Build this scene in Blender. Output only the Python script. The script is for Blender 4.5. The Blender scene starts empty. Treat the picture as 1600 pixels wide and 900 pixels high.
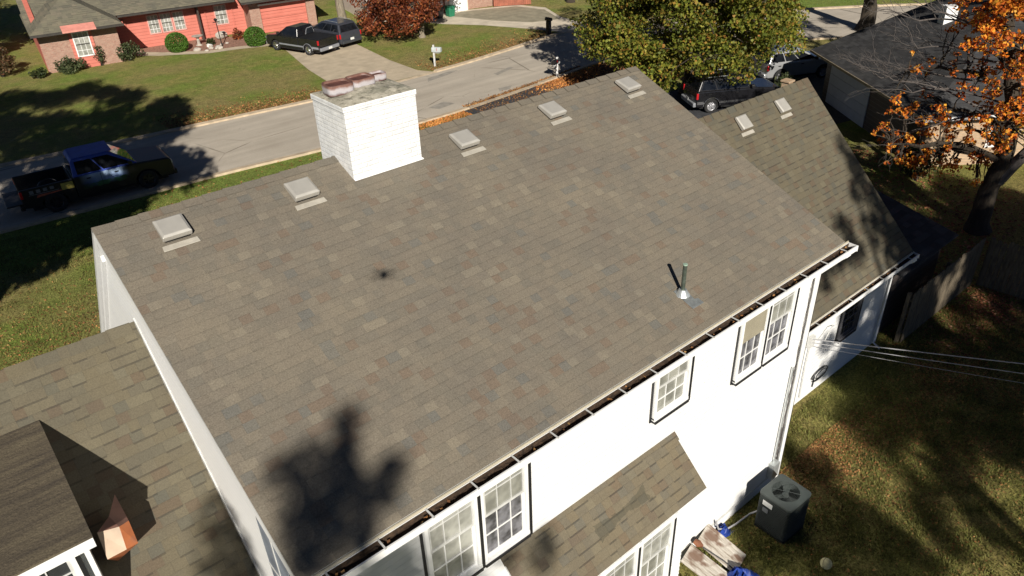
import bpy, math, random
import numpy as np
from mathutils import Vector, Matrix

SC = bpy.context.scene
# ------------------------------------------------------------------ camera
cam = bpy.data.cameras.new('camera'); co = bpy.data.objects.new('camera', cam)
SC.collection.objects.link(co); SC.camera = co
cam.sensor_width = 36; cam.lens = 26.32; cam.clip_end = 600; cam.clip_start = 0.05
CR = Vector((0.7612, -0.6476, -0.0325)); CF = Vector((0.5381, 0.6612, -0.5244))
yaw, pit, rol = 0.6837, 0.5517, -0.0382
fwd = Vector((math.sin(yaw)*math.cos(pit), math.cos(yaw)*math.cos(pit), -math.sin(pit)))
rgt = Vector((math.cos(yaw), -math.sin(yaw), 0)); up0 = rgt.cross(fwd)
r_ = rgt*math.cos(rol) + up0*math.sin(rol); u_ = -rgt*math.sin(rol) + up0*math.cos(rol)
CAM = Vector((-1.4006, -10.6826, 12.8707))
co.matrix_world = Matrix(((r_.x, u_.x, -fwd.x, CAM.x), (r_.y, u_.y, -fwd.y, CAM.y), (r_.z, u_.z, -fwd.z, CAM.z), (0, 0, 0, 1)))

# ------------------------------------------------------------------ sky and sun
SUN = Vector((0.4095, 0.7642, -0.4984))      # direction the light travels
w = bpy.data.worlds.new('World'); SC.world = w; w.use_nodes = True
wn = w.node_tree; bg = wn.nodes['Background']; sky = wn.nodes.new('ShaderNodeTexSky')
sky.sky_type = 'NISHITA'; sky.sun_disc = False
sky.sun_elevation = math.radians(29.9); sky.sun_rotation = math.radians(208.2)
sky.air_density = 0.25; sky.dust_density = 0.0
wn.links.new(sky.outputs[0], bg.inputs[0]); bg.inputs[1].default_value = 0.05
sl = bpy.data.lights.new('sun', 'SUN'); sl.energy = 5.0; sl.angle = math.radians(0.5); sl.color = (1, 0.94, 0.84)
so = bpy.data.objects.new('sun', sl); SC.collection.objects.link(so)
so.rotation_euler = SUN.to_track_quat('-Z', 'Y').to_euler(); so.location = (-20, -40, 30)
vs = SC.view_settings; vs.view_transform = 'Standard'; vs.look = 'None'; vs.gamma = 1; vs.exposure = 0.34
try: vs.use_curve_mapping = False
except Exception: pass

COL = SC.collection
PI = math.pi
rng = random.Random(7); nr = np.random.default_rng(7)

# ================================================================== materials
class NT:
    def __init__(s, name):
        s.m = bpy.data.materials.new(name); s.m.use_nodes = True
        s.t = s.m.node_tree; s.b = s.t.nodes['Principled BSDF']; s._tc = None
    def n(s, kind, **kw):
        nd = s.t.nodes.new('ShaderNode' + kind)
        for k, v in kw.items(): setattr(nd, k, v)
        return nd
    def l(s, a, b): s.t.links.new(a, b)
    def put(s, inp, v):
        if isinstance(v, (int, float)): inp.default_value = v
        elif isinstance(v, tuple): inp.default_value = v if len(v) == len(inp.default_value) else (v + (1,))
        else: s.l(v, inp)
    def tc(s, which='Object'):
        if not s._tc: s._tc = s.n('TexCoord')
        return s._tc.outputs[which]
    def math(s, op, a, b=None, c=None):
        nd = s.n('Math', operation=op); s.put(nd.inputs[0], a)
        if b is not None: s.put(nd.inputs[1], b)
        if c is not None: s.put(nd.inputs[2], c)
        return nd.outputs[0]
    def noise(s, scale, detail=3, rough=.55, vec=None, dist=0):
        nd = s.n('TexNoise'); nd.inputs['Scale'].default_value = scale; nd.inputs['Detail'].default_value = detail
        nd.inputs['Roughness'].default_value = rough; nd.inputs['Distortion'].default_value = dist
        s.l(vec if vec is not None else s.tc(), nd.inputs['Vector']); return nd.outputs['Fac']
    def ramp(s, fac, stops, interp='LINEAR'):
        nd = s.n('ValToRGB'); cr = nd.color_ramp; cr.interpolation = interp
        while len(cr.elements) < len(stops): cr.elements.new(.5)
        for e, (p, c) in zip(cr.elements, stops):
            e.position = p; e.color = (c if isinstance(c, tuple) else (c, c, c)) + (1,)
        s.put(nd.inputs[0], fac); return nd.outputs[0]
    def mix(s, fac, a, b, blend='MIX'):
        nd = s.n('Mix', data_type='RGBA', blend_type=blend); s.put(nd.inputs[0], fac); s.put(nd.inputs[6], a); s.put(nd.inputs[7], b)
        return nd.outputs[2]
    def comb(s, x, y, z=0.0):
        nd = s.n('CombineXYZ'); s.put(nd.inputs[0], x); s.put(nd.inputs[1], y); s.put(nd.inputs[2], z); return nd.outputs[0]
    def sep(s, v):
        nd = s.n('SeparateXYZ'); s.l(v, nd.inputs[0]); return nd.outputs
    def white(s, v):
        nd = s.n('TexWhiteNoise', noise_dimensions='3D'); s.l(v, nd.inputs['Vector']); return nd.outputs['Value']
    def mapr(s, v, a, b, c, d):
        nd = s.n('MapRange'); s.put(nd.inputs[0], v)
        for i, q in enumerate((a, b, c, d)): nd.inputs[i+1].default_value = q
        return nd.outputs[0]
    def bump(s, h, dist=.01, strength=1.0, normal=None):
        nd = s.n('Bump'); nd.inputs['Distance'].default_value = dist; nd.inputs['Strength'].default_value = strength
        s.l(h, nd.inputs['Height'])
        if normal is not None: s.l(normal, nd.inputs['Normal'])
        s.l(nd.outputs[0], s.b.inputs['Normal']); return nd.outputs[0]
    def base(s, c): s.put(s.b.inputs['Base Color'], c)
    def rough(s, v): s.put(s.b.inputs['Roughness'], v)

def plain(name, c, rough=.7, amt=.15, scale=3.0, metal=0.0, bump=0.0, bscale=40, spec=None, coat=0.0):
    t = NT(name); f = t.noise(scale, 4)
    d = tuple(x*(1-amt) for x in c); h = tuple(min(1, x*(1+amt)) for x in c)
    t.base(t.ramp(f, [(.3, d), (.7, h)])); t.rough(rough); t.b.inputs['Metallic'].default_value = metal
    if spec is not None: t.b.inputs['Specular IOR Level'].default_value = spec
    if coat: t.b.inputs['Coat Weight'].default_value = coat
    if bump: t.bump(t.noise(bscale, 3), bump)
    return t.m

def shingle(name, cols, course=.145, tab=.27, patch=.5, bump=.010, contrast=1.0, line=.55, speck=(.80, 1.2), stain=False):
    """laminated asphalt shingles, UV in metres: u along the eave, v down the slope"""
    t = NT(name); uv = t.tc('UV'); x, y, _ = t.sep(uv)
    vv = t.math('DIVIDE', y, course); row = t.math('FLOOR', vv); fr = t.math('FRACT', vv)
    ro = t.white(t.comb(row, 3.3, 1.7))
    wob = t.noise(1.6, 1, .5, t.comb(t.math('MULTIPLY', x, 1.3), t.math('MULTIPLY', row, 4.71)))
    u = t.math('ADD', t.math('ADD', t.math('DIVIDE', x, tab), t.math('MULTIPLY', ro, 9.0)), t.math('MULTIPLY', wob, 1.1))
    cell = t.math('FLOOR', u); fu = t.math('FRACT', u)
    r1 = t.white(t.comb(cell, row, 0.5)); r2 = t.white(t.comb(cell, row, 7.5)); r3 = t.white(t.comb(cell, row, 4.2))
    c = t.ramp(r1, cols, 'CONSTANT')
    c2 = t.ramp(r3, [(.0, cols[1][1]), (.5, cols[0][1]), (.8, cols[-1][1])], 'CONSTANT')
    c = t.mix(patch*.6, c, c2)
    big = t.noise(.9, 3, .6); c = t.mix(1.0, c, t.ramp(big, [(.3, (.90, .90, .91)), (.7, (1.10, 1.08, 1.03))]), 'MULTIPLY')
    gr = t.noise(55, 3, .75); c = t.mix(1.0, c, t.ramp(gr, [(.28, speck[0]), (.72, speck[1])]), 'MULTIPLY')
    thick = t.math('GREATER_THAN', r2, .5)
    above = t.math('GREATER_THAN', t.white(t.comb(t.math('FLOOR', t.math('ADD', t.math('ADD', t.math('DIVIDE', x, tab), t.math('MULTIPLY', t.white(t.comb(t.math('SUBTRACT', row, 1.0), 3.3, 1.7)), 9.0)), t.math('MULTIPLY', t.noise(1.6, 1, .5, t.comb(t.math('MULTIPLY', x, 1.3), t.math('MULTIPLY', t.math('SUBTRACT', row, 1.0), 4.71))), 1.1))), t.math('SUBTRACT', row, 1.0), 7.5)), .62)
    # tab shadow painted as a dark printed band below the overlapping thick tabs only
    band = t.math('MULTIPLY', t.math('LESS_THAN', fr, .17), t.math('ADD', t.math('MULTIPLY', above, .85), .12))
    gap = t.math('MULTIPLY', t.math('LESS_THAN', fu, .05), .22)
    c = t.mix(t.math('MULTIPLY', t.math('MAXIMUM', band, gap), line), c, (.028, .026, .024))
    if stain:
        X_, Y_, Z_ = t.sep(t.tc()); nn = t.noise(7, 4, .7)
        d1 = t.math('ABSOLUTE', t.math('ADD', t.math('SUBTRACT', Y_, -5.34), t.math('MULTIPLY', t.math('SUBTRACT', X_, 5.0), -.04)))
        wdt = t.math('ADD', .015, t.math('MULTIPLY', t.math('ABSOLUTE', t.math('SUBTRACT', X_, 5.05)), .12))
        m = t.math('LESS_THAN', t.math('ADD', d1, t.math('MULTIPLY', nn, -.10)), t.math('SUBTRACT', wdt, .035))
        m = t.math('MULTIPLY', m, t.math('LESS_THAN', t.math('ABSOLUTE', t.math('SUBTRACT', X_, 5.05)), t.math('ADD', .45, t.math('MULTIPLY', nn, .3))))
        c = t.mix(t.math('MULTIPLY', m, .45), c, (.050, .050, .036))
    t.base(c); t.rough(.93); t.b.inputs['Specular IOR Level'].default_value = .25
    h = t.math('ADD', t.math('MULTIPLY', fr, .8), t.math('MULTIPLY', thick, .5))
    h = t.math('ADD', h, t.math('MULTIPLY', gr, .35))
    t.bump(h, bump); return t.m

M = {}
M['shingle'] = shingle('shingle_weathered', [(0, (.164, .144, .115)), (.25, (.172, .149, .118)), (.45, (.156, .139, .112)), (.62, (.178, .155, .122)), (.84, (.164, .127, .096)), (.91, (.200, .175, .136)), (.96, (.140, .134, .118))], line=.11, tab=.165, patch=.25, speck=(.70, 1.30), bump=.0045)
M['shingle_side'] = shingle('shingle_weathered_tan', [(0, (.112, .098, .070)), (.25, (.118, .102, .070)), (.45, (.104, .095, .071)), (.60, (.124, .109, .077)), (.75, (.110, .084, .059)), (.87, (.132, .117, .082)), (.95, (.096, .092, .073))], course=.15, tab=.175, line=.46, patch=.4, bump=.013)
M['shingle_porch'] = shingle('shingle_porch_tan', [(0, (.150, .128, .090)), (.25, (.158, .132, .090)), (.45, (.138, .122, .092)), (.60, (.164, .140, .098)), (.75, (.144, .110, .076)), (.87, (.170, .148, .104)), (.95, (.126, .118, .096))], course=.145, tab=.16, line=.5, patch=.4, bump=.012, stain=True)
M['shingle_red_house'] = shingle('shingle_grey_olive', [(0, (.14, .13, .10)), (.3, (.16, .15, .11)), (.6, (.12, .115, .09)), (.8, (.18, .16, .12))], course=.2, tab=.3)
M['shingle_dark'] = shingle('shingle_charcoal', [(0, (.038, .038, .040)), (.3, (.050, .050, .053)), (.6, (.030, .030, .033)), (.8, (.066, .066, .069))], course=.2, tab=.35, line=.5, bump=.02)

def m_roll():
    t = NT('roll_roofing'); x, y, z = t.sep(t.tc())
    st = t.noise(2.2, 5, .65, t.comb(t.math('MULTIPLY', x, .35), t.math('MULTIPLY', y, 3.2), 0.0))
    g = t.noise(45, 3, .8)
    c = t.ramp(st, [(.32, (.050, .040, .030)), (.52, (.095, .076, .050)), (.72, (.14, .115, .072))])
    t.base(t.mix(1.0, c, t.ramp(g, [(.3, .62), (.7, 1.35)]), 'MULTIPLY')); t.rough(.95); t.bump(t.noise(30, 3), .01); return t.m
M['roll'] = m_roll()

def m_siding(name='white_lap_siding', c=(.80, .80, .79), exp=.11):
    t = NT(name); x, y, z = t.sep(t.tc()); f = t.math('FRACT', t.math('DIVIDE', z, exp))
    n = t.noise(1.2, 4); cc = t.ramp(n, [(.3, tuple(q*.94 for q in c)), (.7, c)])
    cc = t.mix(t.math('MULTIPLY', t.math('LESS_THAN', f, .08), .25), cc, (.45, .45, .46))
    t.base(cc); t.rough(.55); t.bump(t.math('SUBTRACT', 1.0, f), .012); return t.m
M['siding'] = m_siding()
M['white'] = plain('white_trim_paint', (.80, .80, .79), .5, .04, 2)
M['grey_white'] = plain('weathered_white_paint', (.55, .55, .53), .6, .15, 6)
M['cream'] = plain('cream_drip_edge', (.50, .45, .34), .5, .12, 4)
M['dark_frame'] = plain('dark_window_frame', (.10, .10, .11), .5, .2)
M['black_trim'] = plain('black_casing', (.012, .012, .014), .5, .2)
M['gutter_in'] = plain('gutter_debris', (.045, .026, .014), .95, .7, 14, bump=.03, bscale=20)
M['gutter_in_rust'] = plain('dull_rust', (.22, .085, .04), .8, .4, 9)
M['rust_leaf'] = plain('wet_rust_leaves', (.22, .075, .03), .9, .4, 12)

def brickmat(name, c1, c2, mort, paint=False, scale=1.0, axis=None, bump=.012, msize=.012):
    t = NT(name); g = t.n('NewGeometry'); nx, ny, nz = t.sep(g.outputs['Normal']); x, y, z = t.sep(t.tc())
    fac = t.math('GREATER_THAN', t.math('ABSOLUTE', nx), t.math('ABSOLUTE', ny))
    u = t.math('ADD', t.math('MULTIPLY', fac, y), t.math('MULTIPLY', t.math('SUBTRACT', 1.0, fac), x))
    b = t.n('TexBrick'); t.l(t.comb(u, z), b.inputs['Vector']); b.inputs['Scale'].default_value = scale
    b.inputs['Brick Width'].default_value = .21; b.inputs['Row Height'].default_value = .075; b.inputs['Mortar Size'].default_value = msize
    b.inputs['Mortar Smooth'].default_value = .3; b.inputs['Bias'].default_value = 0
    for i, c in zip(('Color1', 'Color2', 'Mortar'), (c1, c2, mort)): b.inputs[i].default_value = c + (1,)
    c = b.outputs['Color']; n = t.noise(8, 4); c = t.mix(1.0, c, t.ramp(n, [(.25, .82), (.75, 1.12)]), 'MULTIPLY')
    t.base(c); t.rough(.8)
    t.bump(t.math('ADD', t.math('SUBTRACT', 1.0, b.outputs['Fac']), t.math('MULTIPLY', t.noise(30, 3), .4)), bump); return t.m
M['brick_white'] = brickmat('painted_white_brick', (.79, .79, .78), (.73, .74, .745), (.82, .82, .81), bump=.010, msize=.014)
M['brick_red'] = brickmat('pinkish_brick', (.36, .17, .12), (.44, .26, .19), (.40, .31, .25))
M['brick_tan'] = brickmat('tan_brick', (.42, .28, .17), (.50, .35, .22), (.45, .38, .29))

def m_salmon():
    t = NT('salmon_board_siding'); x, y, z = t.sep(t.tc()); f = t.math('FRACT', t.math('DIVIDE', z, .22))
    c = t.ramp(t.noise(1.5, 4), [(.3, (.50, .145, .105)), (.7, (.57, .175, .13))])
    c = t.mix(t.math('MULTIPLY', t.math('LESS_THAN', f, .07), .5), c, (.28, .07, .05)); t.base(c); t.rough(.6)
    t.bump(t.math('SUBTRACT', 1.0, f), .015); return t.m
M['salmon'] = m_salmon()
M['pink_trim'] = plain('pink_window_trim', (.62, .34, .30), .6, .08)
M['dark_gutter'] = plain('dark_bronze_gutter', (.05, .045, .04), .4, .2)

def m_glass(name, c, rough=.08, amt=.5, scale=2.5):
    t = NT(name); x, y, z = t.sep(t.tc()); n = t.noise(scale, 2)
    t.base(t.ramp(n, [(.35, tuple(q*(1-amt) for q in c)), (.65, c)])); t.rough(rough); t.b.inputs['Specular IOR Level'].default_value = .6; return t.m
M['glass'] = m_glass('window_glass_with_blinds', (.34, .34, .30), .12, .45, 3)
M['glass_mid'] = m_glass('window_glass_over_blinds', (.20, .20, .22), .12, .75, 6)
M['glass_dark'] = m_glass('dark_window_glass', (.035, .038, .042), .06, .5)
M['glass_curtain'] = m_glass('window_glass_with_curtain', (.42, .42, .38), .2, .40, 5)
M['glass_screen'] = plain('insect_screen_tan', (.30, .27, .20), .6, .15, 2)
M['glass_car'] = m_glass('car_glass', (.012, .014, .018), .04, .5)
def m_concrete_cap():
    t = NT('weathered_mortar_cap'); n = t.noise(9, 6, .7); n2 = t.noise(2.5, 4, .6)
    c = t.ramp(n, [(.33, (.10, .095, .07)), (.48, (.40, .37, .29)), (.7, (.56, .52, .43))])
    c = t.mix(t.ramp(n2, [(.45, 0.0), (.62, .7)]), c, (.15, .15, .11)); t.base(c); t.rough(.95); t.bump(n, .03); return t.m
M['cap'] = m_concrete_cap()
def m_flue():
    t = NT('fired_clay_flue'); x, y, z = t.sep(t.tc()); n = t.noise(5, 4, .7)
    f = t.math('ADD', z, t.math('MULTIPLY', n, .10))
    c = t.ramp(t.mapr(f, .03, .21, 0, 1), [(.0, (.12, .06, .05)), (.2, (.44, .42, .44)), (.45, (.44, .40, .41)), (.68, (.20, .10, .075)), (.95, (.09, .04, .032))])
    t.base(c); t.rough(.7); return t.m
M['flue'] = m_flue()
M['soot'] = plain('sooty_flue_inside', (.10, .035, .026), .9, .5, 6)
M['vent'] = plain('galvanised_vent_metal', (.46, .44, .40), .45, .10, 3.5, metal=.25)
M['vent_flange'] = plain('vent_flange_metal', (.44, .41, .35), .5, .14, 9, metal=.15)
M['galv'] = plain('galvanised_steel', (.55, .58, .58), .35, .2, 5, metal=.6)
M['pipe'] = plain('iron_vent_pipe', (.09, .11, .09), .5, .4, 9, metal=.4)
M['lead'] = plain('lead_flashing', (.28, .30, .30), .4, .35, 6, metal=.4)
def m_rust():
    t = NT('rusty_painted_metal'); n = t.noise(3.5, 4, .6)
    t.base(t.ramp(n, [(.3, (.33, .09, .03)), (.55, (.45, .14, .045)), (.75, (.30, .12, .07))])); t.rough(.6); return t.m
M['rust'] = m_rust()
M['rust_pale'] = plain('faded_rusty_metal', (.40, .29, .20), .55, .22, 4)

def m_lawn():
    t = NT('autumn_lawn'); x, y, z = t.sep(t.tc())
    a = t.noise(.22, 4, .55); b = t.noise(1.1, 5, .62); f = t.noise(9, 4, .7); h = t.noise(48, 3, .8)
    base = t.ramp(b, [(.30, (.105, .135, .026)), (.48, (.150, .160, .040)), (.60, (.20, .185, .055)), (.72, (.20, .155, .065))])
    g = t.ramp(t.noise(.5, 3, .5, dist=.5), [(.40, 0.0), (.62, .75)]); base = t.mix(g, base, (.125, .175, .032))
    br = t.ramp(a, [(.42, 0.0), (.62, .75)]); base = t.mix(br, base, (.21, .165, .070))
    # back yard thinner and browner than the front; the verge by the road greener
    back = t.mapr(y, -2.5, 3.0, .55, 0); base = t.mix(back, base, t.ramp(f, [(.35, (.085, .066, .026)), (.52, (.155, .135, .038)), (.7, (.19, .125, .060))]))
    verge = t.math('MULTIPLY', t.mapr(y, 18.0, 19.5, 0, .75), t.mapr(y, 24.0, 26.0, 1, 0)); base = t.mix(verge, base, t.ramp(f, [(.3, (.085, .14, .020)), (.7, (.15, .20, .040))]))
    c = t.mix(1.0, base, t.ramp(f, [(.28, 1.1), (.72, 2.1)]), 'MULTIPLY'); c = t.mix(1.0, c, t.ramp(t.noise(2.4, 4, .7), [(.33, .80), (.68, 1.2)]), 'MULTIPLY'); c = t.mix(1.0, c, t.ramp(h, [(.25, .5), (.75, 1.5)]), 'MULTIPLY'); c = t.mix(1.0, c, t.ramp(t.noise(19, 4, .8), [(.36, .35), (.5, 1.0), (.66, 1.45)]), 'MULTIPLY')
    t.base(c); t.rough(.95); t.b.inputs['Specular IOR Level'].default_value = .15
    t.bump(t.math('ADD', t.math('MULTIPLY', f, 1.0), t.math('MULTIPLY', h, .6)), .09); return t.m
M['lawn'] = m_lawn()
def m_road():
    t = NT('worn_pale_asphalt'); a = t.noise(.35, 4, .6); s = t.noise(26, 3, .8)
    c = t.ramp(a, [(.3, (.40, .35, .285)), (.7, (.49, .435, .36))])
    x, y, z = t.sep(t.tc()); st = t.noise(1.0, 4, .6, t.comb(t.math('MULTIPLY', x, .09), t.math('MULTIPLY', y, 1.3)))
    c = t.mix(1.0, c, t.ramp(st, [(.3, .84), (.7, 1.10)]), 'MULTIPLY')
    v = t.n('TexVoronoi', feature='DISTANCE_TO_EDGE'); v.inputs['Scale'].default_value = .33
    nd = t.n('Mix', data_type='VECTOR'); nd.inputs[0].default_value = .35; t.l(t.tc(), nd.inputs[4]); tn = t.n('TexNoise'); tn.inputs['Scale'].default_value = 1.5; tn.inputs['Detail'].default_value = 4
    t.l(tn.outputs['Color'], nd.inputs[5]); t.l(nd.outputs[1], v.inputs['Vector'])
    crack = t.math('MULTIPLY', t.math('LESS_THAN', v.outputs['Distance'], .006), t.ramp(t.noise(.25, 2), [(.5, 0.0), (.6, .8)]))
    c = t.mix(crack, c, (.14, .12, .09))
    c = t.mix(t.ramp(t.noise(.6, 5, .65, dist=.6), [(.66, 0.0), (.72, .45)]), c, (.24, .22, .165))
    t.base(t.mix(1.0, c, t.ramp(s, [(.3, .84), (.7, 1.16)]), 'MULTIPLY')); t.rough(.92); t.bump(s, .01); return t.m
M['road'] = m_road()
M['concrete'] = plain('driveway_concrete', (.48, .40, .29), .9, .16, 1.3, bump=.01)
M['concrete_pale'] = plain('pale_concrete', (.58, .51, .40), .9, .18, 1.1, bump=.01)
M['kerb'] = plain('kerb_concrete', (.50, .40, .28), .9, .22, 2.5, bump=.01)
M['asphalt_dark'] = plain('dark_asphalt', (.040, .042, .048), .9, .3, 3, bump=.02)
M['patch'] = plain('asphalt_patch', (.30, .275, .235), .9, .2, 3)
def m_mulch():
    t = NT('red_mulch'); n = t.noise(7, 5, .75); t.base(t.ramp(n, [(.35, (.12, .06, .04)), (.5, (.30, .16, .11)), (.68, (.42, .26, .19))])); t.rough(.95); t.bump(n, .05); return t.m
M['mulch'] = m_mulch()
def m_litter():
    t = NT('leaf_litter_ground'); n = t.noise(9, 5, .8); t.base(t.ramp(n, [(.35, (.03, .015, .008)), (.5, (.12, .05, .018)), (.66, (.32, .12, .03))])); t.rough(.95); t.bump(n, .05); return t.m
M['litter'] = m_litter()

def m_leaf(name, cols, rough=.6, trans=.25):
    t = NT(name); g = t.n('NewGeometry'); c = t.ramp(g.outputs['Random Per Island'], cols)
    c = t.mix(1.0, c, t.ramp(t.noise(.9, 2), [(.3, .60), (.7, 1.3)]), 'MULTIPLY')
    t.base(c); t.rough(rough); t.b.inputs['Specular IOR Level'].default_value = .3
    if trans:
        tr = t.n('BsdfTranslucent'); t.l(c, tr.inputs[0]); mx = t.n('MixShader'); mx.inputs[0].default_value = trans
        out = t.t.nodes['Material Output']; t.l(t.b.outputs[0], mx.inputs[1]); t.l(tr.outputs[0], mx.inputs[2]); t.l(mx.outputs[0], out.inputs[0])
    return t.m
M['leaf_green'] = m_leaf('leaves_olive_green', [(0, (.065, .090, .012)), (.4, (.15, .175, .022)), (.7, (.24, .24, .032)), (.88, (.27, .21, .035)), (1, (.32, .14, .03))])
M['leaf_rust'] = m_leaf('leaves_rust_red', [(0, (.09, .022, .012)), (.4, (.18, .042, .018)), (.75, (.27, .075, .025)), (1, (.36, .13, .04))])
M['leaf_orange'] = m_leaf('leaves_bright_orange', [(0, (.28, .05, .015)), (.25, (.56, .13, .02)), (.6, (.78, .25, .025)), (1, (.74, .40, .05))])
M['leaf_yellow'] = m_leaf('leaves_yellow_olive', [(0, (.12, .09, .015)), (.5, (.26, .19, .03)), (1, (.40, .26, .04))])
M['leaf_dark'] = m_leaf('leaves_dark_green', [(0, (.018, .030, .008)), (.5, (.035, .052, .014)), (1, (.06, .07, .02))])
M['leaf_shade'] = m_leaf('leaves_dense_oak', [(0, (.018, .030, .008)), (.5, (.035, .052, .014)), (1, (.06, .07, .02))], trans=0)
M['leaf_shrub'] = m_leaf('leaves_shrub', [(0, (.035, .055, .02)), (.5, (.07, .09, .035)), (1, (.12, .13, .06))])
M['leaf_box'] = m_leaf('leaves_boxwood', [(0, (.05, .11, .015)), (.5, (.08, .17, .022)), (1, (.11, .21, .03))])
M['leaf_fallen'] = m_leaf('fallen_leaves', [(0, (.10, .045, .02)), (.4, (.22, .10, .035)), (.7, (.34, .17, .06)), (.9, (.42, .26, .10)), (1, (.40, .14, .05))], .8, 0)
M['leaf_fallen_red'] = m_leaf('fallen_red_leaves', [(0, (.14, .05, .03)), (.5, (.30, .10, .05)), (.8, (.36, .17, .08)), (1, (.40, .24, .15))], .8, 0)
M['leaf_fallen_orange'] = m_leaf('fallen_orange_leaves', [(0, (.30, .10, .03)), (.5, (.50, .20, .05)), (1, (.60, .30, .09))], .8, 0)
def m_bark(name, c, s=1.0):
    t = NT(name); x, y, z = t.sep(t.tc()); v = t.comb(t.math('MULTIPLY', x, 7.0), t.math('MULTIPLY', y, 7.0), t.math('MULTIPLY', z, 1.2))
    n = t.noise(2.2*s, 5, .7, v); t.base(t.ramp(n, [(.3, tuple(q*.4 for q in c)), (.55, c), (.75, tuple(q*1.5 for q in c))])); t.rough(.95); t.bump(n, .05); return t.m
M['bark'] = m_bark('dark_bark', (.050, .038, .026)); M['bark_pale'] = m_bark('pale_bark', (.26, .22, .16)); M['twig'] = plain('grey_twigs', (.095, .082, .075), .9, .3)
M['wood_fence'] = m_bark('weathered_fence_wood', (.15, .12, .08), .8)
def m_plank():
    t = NT('peeling_painted_plywood'); x, y, z = t.sep(t.tc()); v = t.comb(t.math('MULTIPLY', x, 9.0), t.math('MULTIPLY', y, 1.4), 0.0); n = t.noise(1.2, 5, .7, v); n2 = t.noise(2.3, 3)
    c = t.ramp(n, [(.35, (.20, .15, .11)), (.5, (.46, .42, .36)), (.65, (.62, .58, .52))]); c = t.mix(t.ramp(n2, [(.5, 0.0), (.60, .85)]), c, (.13, .06, .03)); t.base(c); t.rough(.85); return t.m
M['plank'] = m_plank()
M['tarp'] = plain('blue_tarp', (.012, .04, .24), .5, .5, 5)
M['ac_body'] = plain('shaded_green_louvres', (.026, .032, .030), .6, .2, 3); M['ac'] = plain('dark_green_cabinet', (.055, .066, .063), .5, .15, 3); M['ac_dark'] = plain('cabinet_black', (.012, .014, .014), .6, .2)  # louvre colour darkened to hold the shade on the cabinet sides
M['ball'] = plain('scuffed_ball', (.50, .46, .26), .6, .35, 9)
M['black'] = plain('black_plastic', (.012, .012, .013), .5, .2); M['rubber'] = plain('tyre_rubber', (.018, .018, .018), .85, .2)
M['chrome'] = plain('chrome', (.75, .75, .76), .18, .05, metal=.95); M['rim'] = plain('alloy_rim', (.50, .50, .52), .3, .1, metal=.6)
M['rim_dark'] = plain('black_alloy_rim', (.035, .035, .04), .3, .3, metal=.5)
M['red_light'] = plain('red_lamp_lens', (.45, .015, .02), .2, .2); M['head_light'] = plain('headlamp_lens', (.65, .66, .68), .1, .1)
M['paint_black'] = plain('black_car_paint', (.010, .010, .012), .25, .2, coat=.6); M['paint_grey'] = plain('dark_grey_car_paint', (.055, .06, .075), .28, .1, metal=.3, coat=.6)
M['paint_silver'] = plain('silver_car_paint', (.48, .49, .50), .25, .05, metal=.5, coat=.6); M['bumper_grey'] = plain('grey_bumper', (.22, .23, .25), .4, .1)
M['plate'] = plain('licence_plate', (.70, .70, .68), .4, .05)
M['yellow'] = plain('yellow_decal', (.40, .34, .08), .5, .1); M['decal_grey'] = plain('grey_decal_blocks', (.16, .17, .20), .5, .2); M['decal_red'] = plain('red_swoosh_decal', (.42, .10, .06), .5, .3)
M['blue_roof'] = plain('blue_wrap', (.030, .07, .40), .5, .2)
def m_wrap():
    t = NT('printed_vehicle_wrap'); x, y, z = t.sep(t.tc()); n = t.noise(2.0, 4, .6); n2 = t.noise(5, 4, .7)
    c = t.ramp(t.math('ADD', t.math('MULTIPLY', z, .75), t.math('MULTIPLY', n, .25)), [(.62, (.006, .008, .010)), (.80, (.10, .17, .40)), (.98, (.34, .46, .66))])
    c = t.mix(t.math('MULTIPLY', t.math('LESS_THAN', t.math('ABSOLUTE', t.math('SUBTRACT', z, t.math('ADD', .68, t.math('MULTIPLY', n2, .18)))), .10), t.ramp(n, [(.42, 0.0), (.55, .9)])), c, (.025, .11, .035))
    m1 = t.mapr(x, -.75, -.2, 0, 1); m2 = t.mapr(x, .75, 1.15, 1, 0); k = t.math('MULTIPLY', m1, m2)
    t.base(t.mix(k, (.009, .010, .013), c)); t.rough(.42); return t.m
M['wrap'] = m_wrap()
M['mail_grey'] = plain('grey_mailbox', (.42, .46, .46), .4, .15)
M['stone'] = plain('garden_stone', (.42, .38, .33), .9, .3, 4); M['bin_green'] = plain('green_bin', (.02, .17, .09), .5, .1); M['wire'] = plain('cable_sheath', (.34, .34, .35), .5, .15)
M['fence_red'] = plain('red_wood_fence', (.30, .10, .06), .8, .25, 3)
M['pale_wall'] = plain('pale_pink_wall', (.70, .58, .52), .7, .08)
M['garage_grey'] = plain('pale_blue_garage_door', (.50, .54, .62), .5, .05)
M['siding_dark'] = m_siding('brown_siding', (.10, .08, .07), .2)

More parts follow.
